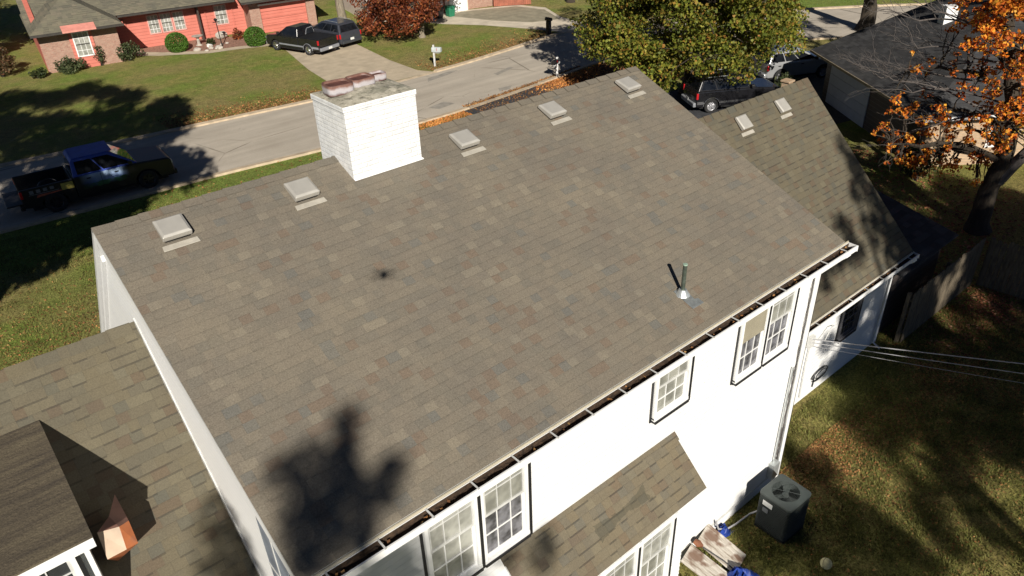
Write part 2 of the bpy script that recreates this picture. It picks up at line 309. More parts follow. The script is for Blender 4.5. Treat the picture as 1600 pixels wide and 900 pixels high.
# ================================================================== mesh helpers
class MB:
    """collects boxes, prisms, tubes, sheets; build() links one mesh object"""
    def __init__(s): s.v = []; s.f = []; s.uv = []; s.mi = []
    def face(s, pts, uv=None, mi=0):
        b = len(s.v); s.v += [tuple(p) for p in pts]; s.f.append(tuple(range(b, b+len(pts))))
        s.uv.append(uv or [(0, 0)]*len(pts)); s.mi.append(mi); return s
    def hexa(s, p, mi=0):
        for q in ((0, 3, 2, 1), (4, 5, 6, 7), (0, 1, 5, 4), (1, 2, 6, 5), (2, 3, 7, 6), (3, 0, 4, 7)): s.face([p[i] for i in q], mi=mi)
        return s
    def box(s, a, b, mi=0):
        (x0, y0, z0), (x1, y1, z1) = a, b
        return s.hexa([(x0, y0, z0), (x1, y0, z0), (x1, y1, z0), (x0, y1, z0), (x0, y0, z1), (x1, y0, z1), (x1, y1, z1), (x0, y1, z1)], mi)
    def slab(s, quad, th, mi=0, mi2=None, uv=True):
        """roof sheet: quad[0],quad[1] along the ridge, quad[2],quad[3] at the eave; thickness downwards"""
        q = [Vector(p) for p in quad]; ax = (q[1]-q[0]).normalized()
        n = (q[1]-q[0]).cross(q[3]-q[0]).normalized()
        if n.z > 0: n = -n
        dn = ax.cross(n); 
        if dn.z > 0: dn = -dn
        o = q[0]; UV = [((p-o).dot(ax)+20, (p-o).dot(dn)+5) for p in q]
        lo = [p+n*th for p in q]
        s.face(q, UV, mi); m = mi if mi2 is None else mi2
        s.face(list(reversed(lo)), list(reversed(UV)), m)
        for i in range(len(q)):
            j = (i+1) % len(q); s.face([q[i], lo[i], lo[j], q[j]], [UV[i], UV[i], UV[j], UV[j]], m)
        return s
    def prism(s, poly, off, mi=0):
        """poly: 3D points, extruded by the vector off"""
        p = [Vector(a) for a in poly]; o = Vector(off); s.face(list(reversed(p)), mi=mi); s.face([a+o for a in p], mi=mi)
        for i in range(len(p)):
            j = (i+1) % len(p); s.face([p[i], p[j], p[j]+o, p[i]+o], mi=mi)
        return s
    def tube(s, pts, rad, n=8, mi=0, cap=True):
        pts = [Vector(p) for p in pts]; rad = [rad]*len(pts) if isinstance(rad, (int, float)) else rad
        rings = []; up = Vector((0.13, .21, 1)).normalized()
        for i, p in enumerate(pts):
            d = (pts[min(i+1, len(pts)-1)]-pts[max(i-1, 0)]).normalized()
            a = d.cross(up) if abs(d.dot(up)) < .97 else d.cross(Vector((1, 0, 0))); a.normalize(); b = d.cross(a)
            base = len(s.v)
            for k in range(n):
                t = 2*PI*k/n; s.v.append(tuple(p+(a*math.cos(t)+b*math.sin(t))*rad[i]))
            rings.append(base)
        for i in range(len(rings)-1):
            for k in range(n):
                k2 = (k+1) % n; s.f.append((rings[i]+k, rings[i]+k2, rings[i+1]+k2, rings[i+1]+k)); s.uv.append([(0, 0)]*4); s.mi.append(mi)
        if cap:
            s.f.append(tuple(rings[0]+k for k in range(n))); s.uv.append([(0, 0)]*n); s.mi.append(mi)
            s.f.append(tuple(rings[-1]+k for k in reversed(range(n)))); s.uv.append([(0, 0)]*n); s.mi.append(mi)
        return s
    def build(s, name, mat, parent=None, bevel=0, smooth=False, loc=None, seg=2):
        me = bpy.data.meshes.new(name); me.from_pydata(s.v, [], s.f)
        for m in (mat if isinstance(mat, (list, tuple)) else [mat]): me.materials.append(m)
        ul = me.uv_layers.new(name='UVMap'); ul.data.foreach_set('uv', [c for f in s.uv for q in f for c in q])
        me.polygons.foreach_set('material_index', s.mi)
        if smooth: me.polygons.foreach_set('use_smooth', [True]*len(s.f))
        me.update()
        o = bpy.data.objects.new(name, me); COL.objects.link(o)
        if parent: o.parent = parent
        if loc: o.location = loc
        if bevel:
            import bmesh
            bm = bmesh.new(); bm.from_mesh(me); bmesh.ops.remove_doubles(bm, verts=bm.verts, dist=1e-5)
            bmesh.ops.recalc_face_normals(bm, faces=bm.faces); bm.to_mesh(me); bm.free()
            md = o.modifiers.new('bevel', 'BEVEL'); md.width = bevel; md.segments = seg; md.limit_method = 'ANGLE'; md.angle_limit = math.radians(35)
        return o

def tag(o, label=None, cat=None, group=None, kind=None):
    if label: o['label'] = label
    if cat: o['category'] = cat
    if group: o['group'] = group
    if kind: o['kind'] = kind
    return o
def empty(name, label, cat, loc=(0, 0, 0), rz=0, group=None):
    o = bpy.data.objects.new(name, None); COL.objects.link(o); o.location = loc; o.rotation_euler = (0, 0, rz); o.empty_display_size = .3
    return tag(o, label, cat, group)
def copy_tree(o, parent=None):
    c = o.copy(); COL.objects.link(c)
    if parent: c.parent = parent
    for ch in list(o.children): copy_tree(ch, c)
    return c
def leaves(name, pts, size, mat, parent=None, flat=False, seed=1, zoff=0.0):
    """many small leaf faces as one mesh (numpy)"""
    g = np.random.default_rng(seed); p = np.asarray(pts, float); n = len(p)
    a = g.normal(size=(n, 3)); 
    if flat: a[:, 2] *= .25
    a /= np.linalg.norm(a, axis=1)[:, None]
    b = g.normal(size=(n, 3)); 
    if flat: b[:, 2] *= .25
    b -= a*(a*b).sum(1)[:, None]; b /= np.linalg.norm(b, axis=1)[:, None]
    s = size*g.uniform(.6, 1.3, (n, 1))
    if flat: p = p + np.array([0, 0, zoff])
    v = np.stack([p-a*s*.5, p+b*s*.36, p+a*s*.5, p-b*s*.36], 1).reshape(-1, 3)
    me = bpy.data.meshes.new(name); me.vertices.add(4*n); me.vertices.foreach_set('co', v.ravel()); me.loops.add(4*n)
    me.loops.foreach_set('vertex_index', np.arange(4*n)); me.polygons.add(n); me.polygons.foreach_set('loop_start', np.arange(0, 4*n, 4))
    me.materials.append(mat); me.update(calc_edges=True); me.validate()
    o = bpy.data.objects.new(name, me); COL.objects.link(o)
    if parent: o.parent = parent
    return o
def poly_sheet(name, pts, z, mat, kind='structure'):
    import bmesh
    me = bpy.data.meshes.new(name); bm = bmesh.new(); vs_ = [bm.verts.new((x, y, z)) for x, y in pts]; f = bm.faces.new(vs_)
    bmesh.ops.recalc_face_normals(bm, faces=bm.faces)
    if f.normal.z < 0: f.normal_flip()
    bmesh.ops.triangulate(bm, faces=bm.faces); bm.to_mesh(me); bm.free(); me.materials.append(mat)
    o = bpy.data.objects.new(name, me); COL.objects.link(o); o['kind'] = kind; return o

# ================================================================== ground, street, drives
g = MB(); g.face([(-260, -260, 0), (320, -260, 0), (320, 320, 0), (-260, 320, 0)]); tag(g.build('ground', M['lawn']), kind='structure')
FAR = [(-40, 36.5), (-12, 31.6), (1.2, 30.3), (6.8, 29.5), (10, 29.2), (16, 28.6), (20, 28.3), (23.5, 28.2), (28, 28.5), (31.7, 29.0), (37.3, 29.7), (43, 28.6), (49, 25.4), (56, 20.6), (64, 14), (84, -6)]
NEAR = [(-42, 29.0), (-14, 24.3), (0, 22.6), (8.2, 22.1), (13.2, 21.55), (18, 21.35), (22, 21.4), (28.8, 22.05), (34.1, 22.5), (40, 20.8), (46, 17.0), (52, 12.5), (58, 7.0), (76, -13)]
def smooth_line(P, n=6):
    out = []
    for i in range(len(P)-1):
        p0 = P[max(i-1, 0)]; p1 = P[i]; p2 = P[i+1]; p3 = P[min(i+2, len(P)-1)]
        for k in range(n):
            t = k/n; out.append(tuple(.5*((2*p1[j])+(-p0[j]+p2[j])*t+(2*p0[j]-5*p1[j]+4*p2[j]-p3[j])*t*t+(-p0[j]+3*p1[j]-3*p2[j]+p3[j])*t**3) for j in (0, 1)))
    return out+[P[-1]]
FS, NS = smooth_line(FAR), smooth_line(NEAR)
poly_sheet('road', FS + NS[::-1], .006, M['road'])
def kerb(line, side, drops):
    b = MB(); N = len(line); off = []
    for i, p in enumerate(line):
        a = Vector(line[max(i-1, 0)]); c = Vector(line[min(i+1, N-1)]); d = (c-a).normalized(); nrm = Vector((-d.y, d.x))*side
        off.append((Vector(p), nrm))
    for i in range(N-1):
        (p, n1), (q, n2) = off[i], off[i+1]; mid = (p.x+q.x)/2
        h = .03 if any(a < mid < c for a, c in drops) else .11
        A = [p, q, q+n2*.30, p+n1*.30]; lo = [(v.x, v.y, -.05) for v in A]; hi = [(v.x, v.y, h if k > 1 else h-.02) for k, v in enumerate(A)]
        b.hexa(lo+hi)
    return b
tag(kerb(FS, 1, [(18.0, 24.9), (37.5, 41.5)]).build('kerb', M['kerb']), kind='structure')
tag(kerb(NS, -1, [(21.6, 28.2)]).build('kerb', M['kerb']), kind='structure')
def D(line, x):  # y of a kerb line at x
    for a, b in zip(line, line[1:]):
        if a[0] <= x <= b[0]: return a[1]+(b[1]-a[1])*(x-a[0])/(b[0]-a[0])
poly_sheet('driveway', [(18.2, D(FS, 18.2)+.3), (24.9, D(FS, 24.9)+.3), (24.4, 29.6), (24.5, 33), (25.2, 38.3), (26.2, 45.6), (21.8, 46.4), (20.9, 41), (19.6, 35), (18.9, 29.8)], .010, M['concrete'])
poly_sheet('driveway', [(37.6, D(FS, 37.6)+.3), (41.3, D(FS, 41.3)+.3), (40.6, 31), (41, 34), (42.6, 37.5), (41.8, 40.2), (36.8, 42.2), (34.6, 42.8), (32.0, 41.9), (33.2, 39.0), (35.0, 36.4), (36.6, 32.8), (37.3, 30.8)], .010, M['concrete_pale'])
poly_sheet('driveway', [(35.2, 41.3), (36.5, 37.2), (38.2, 34.2), (40.4, 33.4), (42, 37), (41.3, 39.8), (37.0, 41.6)], .014, M['patch'] if False else plain('aged_concrete', (.27, .24, .17), .95, .25, 1.4))
poly_sheet('driveway', [(21.4, 21.05), (28.3, 21.7), (28.3, 20.2), (29.4, 15.6), (36, 15.0), (41, 14.2), (43, 9.5), (36, 5.6), (28.6, 7.4), (22.4, 14), (22.0, 19.4)], .010, M['asphalt_dark'])
poly_sheet('path', [(12.3, 48.5), (12.9, 47.3), (13.9, 46.2), (16.7, 44.2), (18.7, 43.7), (21.3, 42.6), (21.5, 43.5), (18.9, 44.5), (16.9, 45.0), (14.4, 47.0), (13.5, 48.2), (13.0, 49.5)], .012, M['concrete'])
poly_sheet('flower_bed', [(12.8, 49.7), (13.4, 48.2), (14.4, 47.0), (16.9, 45.0), (18.9, 44.5), (21.2, 43.6), (21.4, 46.6), (17.8, 49.6)], .010, M['mulch'])
poly_sheet('leaf_litter', [(28.0, 21.7), (34.2, 22.2), (38, 21.3), (37, 17), (30, 16.4), (28.3, 19)], .012, M['litter'])
for P_ in ([(25.2, 22.4), (25.9, 22.3), (26.4, 22.75), (25.5, 22.9)], [(23.4, 27.0), (25.0, 27.3), (26.2, 27.7), (25.6, 27.9), (23.8, 27.6)], [(27.2, 25.0), (29.0, 25.6), (28.9, 25.9), (27.2, 25.4)], [(20.9, 22.3), (22.1, 22.5), (21.8, 23.2), (20.6, 22.9)]):
    poly_sheet('road_patch', P_, .010, M['patch'])
# dark mat beside the drive
mt = MB().prism([(20.4, 45.3, .012), (21.2, 45.6, .012), (22.2, 42.5, .012), (21.4, 42.2, .012)], (0, 0, .02)); tag(mt.build('rubber_mat', M['black']), 'black rubber mat lying between the garage bed and the driveway', 'mat')

# ================================================================== the white house
HR, EV, EY, L = 8.417, 6.20, -5.244, 10.945
SLP = (HR-EV)/(-EY)
house = empty('white_house', 'white two storey house with weathered tan shingle roof filling the foreground', 'house')
def hp(mb, name, mat, **k): return mb.build(name, mat, house, **k)
YW = -4.935; YWW = -3.82
# walls
b = MB()
prof = [(YW, 0), (YW, EV-.02), (-.02, HR-.10), (5.0, HR-5.05*1.03), (5.0, 0)]
b.prism([(.08, y, z) for y, z in prof], (10.80, 0, 0)); hp(b, 'wall', M['siding'])
b = MB()
RWH, RWE, RY, REY, RX = 6.856, 3.05, -.35, -4.144, 17.56; RS = (RWH-RWE)/(RY-REY)
b.prism([(10.88, YWW, -.3), (10.88, YWW, RWE+(YWW-REY)*RS-.08), (10.88, RY, RWH-.12), (10.88, 3.3, RWH-3.65*RS-.12), (10.88, 3.3, -.3)], (6.60, 0, 0))
hp(b, 'wall', M['siding'])
LWH, LS, LY, LEY, LX = 7.03, .986, -.30, -4.30, -9.5; LWE = LWH-LS*(LY-LEY)
b = MB(); b.prism([(LX+.1, YWW, -.3), (LX+.1, YWW, LWE+(YWW-LEY)*LS-.08), (LX+.1, LY, LWH-.12), (LX+.1, 3.4, LWH-3.7*LS-.12), (LX+.1, 3.4, -.3)], (9.58, 0, 0)); hp(b, 'wall', M['siding'])
# roofs
b = MB(); b.slab([(0, 0, HR), (L, 0, HR), (L, EY, EV), (0, EY, EV)], .05, 0, 1)
b.slab([(L, .0, HR), (0, .0, HR), (0, 5.35, HR-5.35*1.0), (L, 5.35, HR-5.35*1.0)], .05, 0, 1)
for k in range(36):  # ridge cap shingles
    x0 = k*L/36
    for s_, sl_ in ((-1, SLP), (1, 1.0)):
        q = [(x0, 0, HR+.022), (x0+L/36, 0, HR+.010), (x0+L/36, s_*.14, HR+.010-.14*sl_), (x0, s_*.14, HR+.022-.14*sl_)]
        b.face(q if s_ < 0 else q[::-1], [(x0*2.2, 0.02), (x0*2.2+.1, .02), (x0*2.2+.1, .1), (x0*2.2, .1)])
hp(b, 'roof', [M['shingle'], M['grey_white']])
b = MB(); b.slab([(10.90, RY, RWH), (RX, RY, RWH), (RX, REY, RWE), (10.90, REY, RWE)], .05, 0, 1)
b.slab([(RX, RY, RWH), (10.90, RY, RWH), (10.90, 3.6, RWH-3.95*RS), (RX, 3.6, RWH-3.95*RS)], .05, 0, 1)
for k in range(22):
    x0 = 10.95+k*(RX-10.95)/22; w_ = (RX-10.95)/22
    for s_ in (-1, 1):
        q = [(x0, RY, RWH+.022), (x0+w_, RY, RWH+.010), (x0+w_, RY+s_*.12, RWH+.010-.12*RS), (x0, RY+s_*.12, RWH+.022-.12*RS)]
        b.face(q if s_ < 0 else q[::-1], [(x0*2, 0.02), (x0*2+.1, .02), (x0*2+.1, .1), (x0*2, .1)])
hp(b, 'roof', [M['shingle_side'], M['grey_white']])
b = MB(); b.slab([(LX, LY, LWH), (.09, LY, LWH), (.09, LEY, LWE), (LX, LEY, LWE)], .05, 0, 1)
b.slab([(.09, LY, LWH), (LX, LY, LWH), (LX, 3.7, LWH-4.0*LS), (.09, 3.7, LWH-4.0*LS)], .05, 0, 1)
for k in range(30):
    x0 = LX+k*(-LX)/30; w_ = -LX/30
    for s_ in (-1, 1):
        q = [(x0, LY, LWH+.022), (x0+w_, LY, LWH+.010), (x0+w_, LY+s_*.12, LWH+.010-.12*LS), (x0, LY+s_*.12, LWH+.022-.12*LS)]
        b.face(q if s_ < 0 else q[::-1], [(x0*2, 0.02), (x0*2+.1, .02), (x0*2+.1, .1), (x0*2, .1)])
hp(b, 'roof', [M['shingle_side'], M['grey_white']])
# stepped flashing where the left wing roof meets the gable wall
b = MB()
for k in range(26):
    y0 = LY-.05-k*.15; z0 = LWH-LS*(LY-y0); b.prism([(.060, y0, z0-.02), (.060, y0, z0+.13), (.060, y0-.17, z0+.00), (.060, y0-.17, z0-.19)], (.018, 0, 0))
hp(b, 'step_flashing', M['grey_white'])
# rake boards on the gables
def rake(x0, x1, pts, hgt, drop=.055):
    b = MB()
    for (y0, z0), (y1, z1) in zip(pts, pts[1:]): b.prism([(x0, y0, z0-drop), (x0, y1, z1-drop), (x0, y1, z1-drop-hgt), (x0, y0, z0-drop-hgt)], (x1-x0, 0, 0))
    return b
hp(rake(.004, .076, [(EY, EV), (0, HR)], .20), 'rake_board', M['white'])
hp(rake(.004, .076, [(0, HR), (5.35, HR-5.35)], .17), 'rake_board', M['white'])
b = MB(); b.prism([(.034, .35, HR-.55), (.034, 5.2, HR-5.4), (.034, 5.2, HR-5.52), (.034, .35, HR-.67)], (.044, 0, 0)); hp(b, 'rake_molding', M['white'])
hp(rake(10.882, L-.004, [(EY, EV), (0, HR)], .20), 'rake_board', M['white'])
hp(rake(RX-.07, RX-.004, [(REY, RWE), (RY, RWH)], .18), 'rake_board', M['white'])
# soffit, fascia, gutter with debris, hangers and end return
def gutter(x0, x1, ey, ez, nh, wid=.17, cream=True, white_lip=True):
    gz = ez-.03
    b = MB(); b.box((x0, ey-.004, ez-.20), (x1, ey+.03, ez-.056)); hp(b, 'fascia', M['white'])
    b = MB(); b.box((x0, ey-.022, gz-.012), (x1, ey-.006, gz+.018)); hp(b, 'drip_edge', M['cream'])
    b = MB(); y0, y1 = ey-.024, ey-.024-wid
    b.box((x0, y0-.01, gz-.13), (x1, y0, gz-.014)); b.box((x0, y1, gz-.13), (x1, y0-.01, gz-.12))
    b.prism([(x0, y1, gz-.12), (x0, y1+.012, gz-.12), (x0, y1+.012, gz-.012), (x0, y1-.010, gz-.012), (x0, y1-.010, gz-.030), (x0, y1, gz-.045)], (x1-x0, 0, 0))
    b.box((x1, y1-.02, gz-.13), (x1+.006, y0, gz-.012)); b.box((x0-.006, y1-.02, gz-.13), (x0, y0, gz-.012))
    gt = hp(b, 'gutter', M['white'])
    b = MB(); n = int((x1-x0)/.09); rr = random.Random(5)
    hs = [gz-.085+rr.uniform(-.02, .015) for _ in range(n+1)]
    for i in range(n):
        xa, xb = x0+(x1-x0)*i/n, x0+(x1-x0)*(i+1)/n
        b.face([(xa, y1+.013, hs[i]), (xb, y1+.013, hs[i+1]), (xb, y0-.011, hs[i+1]-.005), (xa, y0-.011, hs[i]-.005)]); b.face([(xa, y0-.012, hs[i]-.02), (xb, y0-.012, hs[i+1]-.02), (xb, y0-.012, gz-.018), (xa, y0-.012, gz-.018)])
    b.build('gutter_debris', M['gutter_in'], gt)
    for i in range(nh):
        xx = x0+(i+.45)*(x1-x0)/nh; b = MB(); b.box((xx, y1-.018, gz-.010), (xx+.022, y0+.004, gz-.002)); b.build('gutter_hanger', M['grey_white'], gt)
    p = [(rr.uniform(x0, x1), rr.uniform(y1+.02, y0-.02), gz-.055) for _ in range(int(60*(x1-x0)/10))]
    leaves('gutter_leaf', p, .055, M['leaf_fallen'], gt, True, 3)['kind'] = 'stuff'
    return gt
gutter(-.02, L+.10, EY, EV, 17)
gutter(L+.02, RX+.02, REY, RWE, 9, .13)
b = MB(); b.box((.08, EY+.03, EV-.20), (L-.06, YW-.001, EV-.18)); b.box((L-.06+.0, REY+.03, RWE-.18), (RX-.08, YWW-.001, RWE-.16)); hp(b, 'soffit', M['white'])
b = MB()
for x0, ey, ez, yw in ((L-.06, EY, EV, YW), (RX-.06, REY, RWE, YWW)):
    pts = [(x0, yw+.30, ez-.06), (x0, ey-.10, ez-.19), (x0, ey-.13, ez-.27), (x0, ey-.04, ez-.36), (x0, ey+.12, ez-.39), (x0, yw+.0, ez-.40)]
    b.prism(pts[::-1], (.15, 0, 0))
hp(b, 'cornice_return', M['white'], bevel=.012)
# corner boards and downspouts
b = MB(); b.box((10.78, YW-.025, 0), (10.905, YW-.002, EV-.2)); b.box((10.882, YW-.025, 0), (10.905, YW+.15, EV-.2)); hp(b, 'corner_board', M['white'])
b = MB(); b.box((17.36, YWW-.025, -.1), (17.50, YWW-.002, RWE-.16)); hp(b, 'corner_board', M['white'])
b = MB(); b.box((.055, YW-.02, 0), (.16, YW-.002, EV-.2)); hp(b, 'corner_board', M['white'])
b = MB(); b.tube([(10.66, EY-.09, EV-.16), (10.66, EY-.05, EV-.25), (10.66, YW-.09, EV-.50), (10.66, YW-.07, EV-.62), (10.66, YW-.07, .16), (10.66, YW-.25, .05)], .034, 8); hp(b, 'downspout', M['white'], smooth=True)
b = MB(); b.tube([(17.2, REY-.08, RWE-.14), (17.2, YWW-.07, RWE-.36), (17.2, YWW-.07, .15), (17.2, YWW-.30, .04)], .036, 8); hp(b, 'downspout', M['white'], smooth=True)
b = MB(); b.tube([(10.63+.02*math.sin(k*1.9), YW-.03-.01*math.cos(k*2.3), 5.6-k*.2) for k in range(27)], .011, 5); b.tube([(10.58+.03*math.sin(k*2.9), YW-.02, 1.7-k*.1) for k in range(16)], .016, 5); hp(b, 'dead_vine', M['twig'])

def window(x0, x1, z0, z1, y, upper, lower, name='window', parent=None, cols=3, casing=True, screen=None, sashdrop=0.0, open_sash=False, fm='white'):
    """double hung window on a wall facing -Y"""
    par = parent or house; cw = .05
    fr = MB()
    for a, c in (((x0+cw, z0+.07), (x0+cw+.052, z1)), ((x1-cw-.052, z0+.07), (x1-cw, z1))): fr.box((a[0], y-.075, a[1]), (c[0], y+.02, c[1]))
    fr.box((x0+cw, y-.075, z1-.06), (x1-cw, y+.02, z1)); fr.box((x0+cw, y-.085, z0+.045), (x1-cw, y+.02, z0+.10))
    f = fr.build(name, M[fm], par)
    ix0, ix1, iz0, iz1 = x0+cw+.052, x1-cw-.052, z0+.10, z1-.06; mid = (iz0+iz1)/2
    if casing:
        c = MB(); c.box((x0+.012, y-.022, z0), (x0+cw, y-.001, z1)); c.box((x1-cw, y-.085, z0), (x1, y-.001, z1)); c.box((x0+cw, y-.105, z0), (x1-cw, y-.001, z0+.042)); c.build('casing', M['black_trim'], f)
    for nm, za, zb, yy, gm in (('upper', mid, iz1, y-.050, upper), ('lower', iz0, mid+.03, y-.022, lower)):
        gl = MB(); gl.box((ix0, yy+.012, za), (ix1, yy+.016, zb)); gl.build('pane', gm, f)
        s_ = MB(); st = .038
        if nm == 'lower' and open_sash: st = .055
        s_.box((ix0, yy-.006, za), (ix0+st, yy+.010, zb)); s_.box((ix1-st, yy-.006, za), (ix1, yy+.010, zb)); s_.box((ix0+st, yy-.006, za), (ix1-st, yy+.010, za+st)); s_.box((ix0+st, yy-.006, zb-st), (ix1-st, yy+.010, zb))
        for k in range(1, cols):
            xx = ix0+(ix1-ix0)*k/cols; s_.box((xx-.007, yy-.004, za+st), (xx+.007, yy+.009, zb-st))
        zz = (za+zb)/2; s_.box((ix0+st, yy-.005, zz-.009), (ix1-st, yy+.008, zz+.009)); s_.build('sash', M[fm] if fm != 'white' else (M['white'] if nm == 'lower' else M['grey_white']), f)
    if screen:
        s_ = MB(); s_.box((ix0+.02, y-.066, mid), (ix1-.02, y-.062, iz1-.01)); s_.build('screen', M['glass_screen'], f)
    return f
GC, G_, GD = M['glass_curtain'], M['glass'], M['glass_dark']
window(1.62, 2.55, 4.06, 5.86, YW, GC, GC); window(2.50, 3.43, 4.06, 5.86, YW, G_, M['glass_mid'])
window(6.02, 6.98, 4.57, 5.86, YW, G_, M['glass'])
window(8.28, 9.17, 4.12, 5.86, YW, G_, M['glass_mid'], screen=True); window(9.125, 10.05, 4.12, 5.86, YW, G_, M['glass_mid'])
window(14.85, 15.82, 1.24, 2.38, YWW, GD, GD, fm='dark_frame')
# porch roof and bay with windows
PYT, PZT, PYB, PZB = YW, 3.93, -5.72, 3.21
b = MB(); b.slab([(2.88, PYT, PZT), (6.74, PYT, PZT), (6.74, PYB, PZB), (2.88, PYB, PZB)], .05, 0, 1)
b.slab([(2.86, PYT-.005, PZT+.015), (6.76, PYT-.005, PZT+.015), (6.76, PYT-.12, PZT-.09), (2.86, PYT-.12, PZT-.09)], .012)
hp(b, 'porch_roof', [M['shingle_porch'], M['white']])
b = MB(); rr = random.Random(3)
b = MB(); b.box((3.0, -5.42, 0), (6.66, YW+.02, PZB+.10)); b.prism([(3.0, YW, PZT-.09), (3.0, -5.42, PZB+.10), (3.0, YW, PZB+.10)], (3.66, 0, 0)); bay = hp(b, 'bay_wall', M['siding'])
b = MB(); b.box((2.92, PYB+.02, PZB-.055), (6.70, -5.42, PZB-.03)); b.box((2.90, PYB+.005, PZB-.16), (6.72, PYB+.02, PZB-.065)); b.build('bay_soffit', M['white'], bay)
b = MB()
for k in range(28): b.prism([(6.662, -5.42, .1+k*.11), (6.662, -5.445, .1+k*.11), (6.662, -5.425, .1+k*.11+.105), (6.662, -5.42, .1+k*.11+.105)], (-.35, 0, 0))
b.build('siding_course', M['siding'], bay)
window(4.42, 5.38, .95, 3.0, -5.42, G_, GC, parent=bay); window(5.34, 6.30, .95, 3.0, -5.42, GC, G_, parent=bay)
# dark algae stain kept as its own worn patch of granules
# chimney
ch = MB(); CX0, CX1, CY0, CY1, CT = 3.70, 5.0, -.560, .455, 9.27
ch.box((CX0, CY0, 3.0), (CX1, CY1, CT)); chimney = hp(ch, 'chimney', M['brick_white'])
b = MB(); b.box((CX0-.016, CY0-.016, CT), (CX1+.016, CY1+.016, CT+.085)); b.build('corbel', M['brick_white'], chimney, bevel=.008)
b = MB(); n = 14; rr = random.Random(2); H = {}
for i in range(n+1):
    for j in range(n+1):
        ex = min(i, n-i, j, n-j)/n*2; H[i, j] = CT+.088+min(ex, .75)*.085+(rr.uniform(-.006, .008) if ex > 0 else 0)
X = lambda i: CX0-.012+(CX1-CX0+.024)*i/n
Y = lambda j: CY0-.012+(CY1-CY0+.024)*j/n
for i in range(n):
    for j in range(n): b.face([(X(i), Y(j), H[i, j]), (X(i+1), Y(j), H[i+1, j]), (X(i+1), Y(j+1), H[i+1, j+1]), (X(i), Y(j+1), H[i, j+1])])
b.build('mortar_cap', M['cap'], chimney)
def flue(cx, cy, w_, d_, h_, rz=0):
    b = MB(); N = 28
    def ring(s, z):
        out = []
        for k in range(N):
            t = 2*PI*k/N; c_, s2 = math.cos(t), math.sin(t); e = .42
            out.append((math.copysign(abs(c_)**e, c_)*w_/2*s, math.copysign(abs(s2)**e, s2)*d_/2*s, z))
        return out
    rings = [ring(1.0, -.03), ring(1.03, h_*.35), ring(1.03, h_*.8), ring(1.0, h_), ring(.93, h_), ring(.90, h_-.02), ring(.88, -.0)]
    for a, c in zip(rings, rings[1:]):
        for k in range(N): b.face([a[k], a[(k+1) % N], c[(k+1) % N], c[k]])
    o = b.build('flue', M['flue'], chimney, loc=(cx, cy, CT+.15)); o.rotation_euler.z = rz
    md = MB(); md.face(ring(.9, h_-.035)); md.build('flue_opening', M['soot'], o)
flue(3.99, .08, .43, .36, .13, -.1); flue(4.43, .14, .41, .34, .12, .05); flue(4.80, .24, .27, .22, .085, 0)
b = MB(); b.prism([(CX0-.0, CY0-.035, HR+(CY0-.035)*SLP+.006), (CX1+.02, CY0-.035, HR+(CY0-.035)*SLP+.006), (CX1+.02, CY0-.002, HR+CY0*SLP+.006), (CX0-.0, CY0-.002, HR+CY0*SLP+.006)], (0, 0, .008)); b.build('flashing', M['white'], chimney)
# roof vents
def roof_vent(x, y, s, slope, ridge_z, ridge_y, first=None, k=0):
    ang = math.atan(slope); z = ridge_z+(y-ridge_y)*slope
    if first:
        o = copy_tree(first, house)
    else:
        b = MB()  # low hood with a bevelled top; local +Y runs up the slope
        lo = [(-.20, -.18, .03), (.20, -.18, .03), (.20, .20, .03), (-.20, .20, .03)]
        mdp = [(-.20, -.19, .115), (.20, -.19, .115), (.20, .20, .085), (-.20, .20, .085)]
        hi = [(-.165, -.155, .135), (.165, -.155, .135), (.165, .17, .105), (-.165, .17, .105)]
        for A, B in ((lo, mdp), (mdp, hi)):
            for i in range(4): j = (i+1) % 4; b.face([A[i], A[j], B[j], B[i]])
        b.face(hi); b.face(lo[::-1]); o = b.build('roof_vent', M['vent'], house, bevel=.006)
        b = MB(); b.prism([(-.25, -.335, .004), (.25, -.335, .004), (.24, -.235, .004), (-.24, -.235, .004)], (0, 0, .012)); b.build('flange', M['vent_flange'], o, bevel=.006)
        b = MB(); b.box((-.17, -.17, -.01), (.17, .17, .03)); b.build('throat', M['black'], o)
    o.location = (x, y, z+.004); o.rotation_euler = (ang, 0, (k-2)*.012); o.scale = (s, s, s); return o
v0 = None
for k, (x, y) in enumerate([(.90, -.44), (2.84, -.48), (5.93, -.51), (8.05, -.48), (10.20, -.45)]):
    q = roof_vent(x, y, 1.0, SLP, HR, 0, v0, k); v0 = v0 or q
for k, (x, y) in enumerate([(14.19, -.70), (15.88, -.68)]): roof_vent(x, y, .95, RS, RWH, RY, v0, k)
# plumbing vent
px_, py_ = 7.02, -4.62; pz = HR+py_*SLP
b = MB(); b.tube([(px_, py_, pz-.1), (px_, py_, pz+.55)], .034, 12); vp = hp(b, 'vent_pipe', M['pipe'], smooth=False)
b = MB(); b.tube([(px_, py_, pz+.54), (px_, py_, pz+.556)], .038, 12); b.build('pipe_rim', plain('oxidised_rim', (.35, .48, .38), .5, .3), vp)
b = MB(); nrm = Vector((0, -SLP, 1)).normalized(); c0 = Vector((px_, py_, pz))
b.tube([c0, c0+Vector((0, 0, .06)), c0+Vector((0, 0, .10))], [.125, .085, .060], 18); b.build('boot', M['galv'], vp, smooth=False)
b = MB()
def onroof(x, y, h=.006): return (x, y, HR+y*SLP+h)
b.prism([onroof(6.95, -4.90), onroof(7.22, -4.90), onroof(7.20, -4.80), onroof(7.13, -4.78), onroof(7.13, -4.52), onroof(6.92, -4.52)], (0, 0, .006)); b.build('flashing', M['lead'], vp)
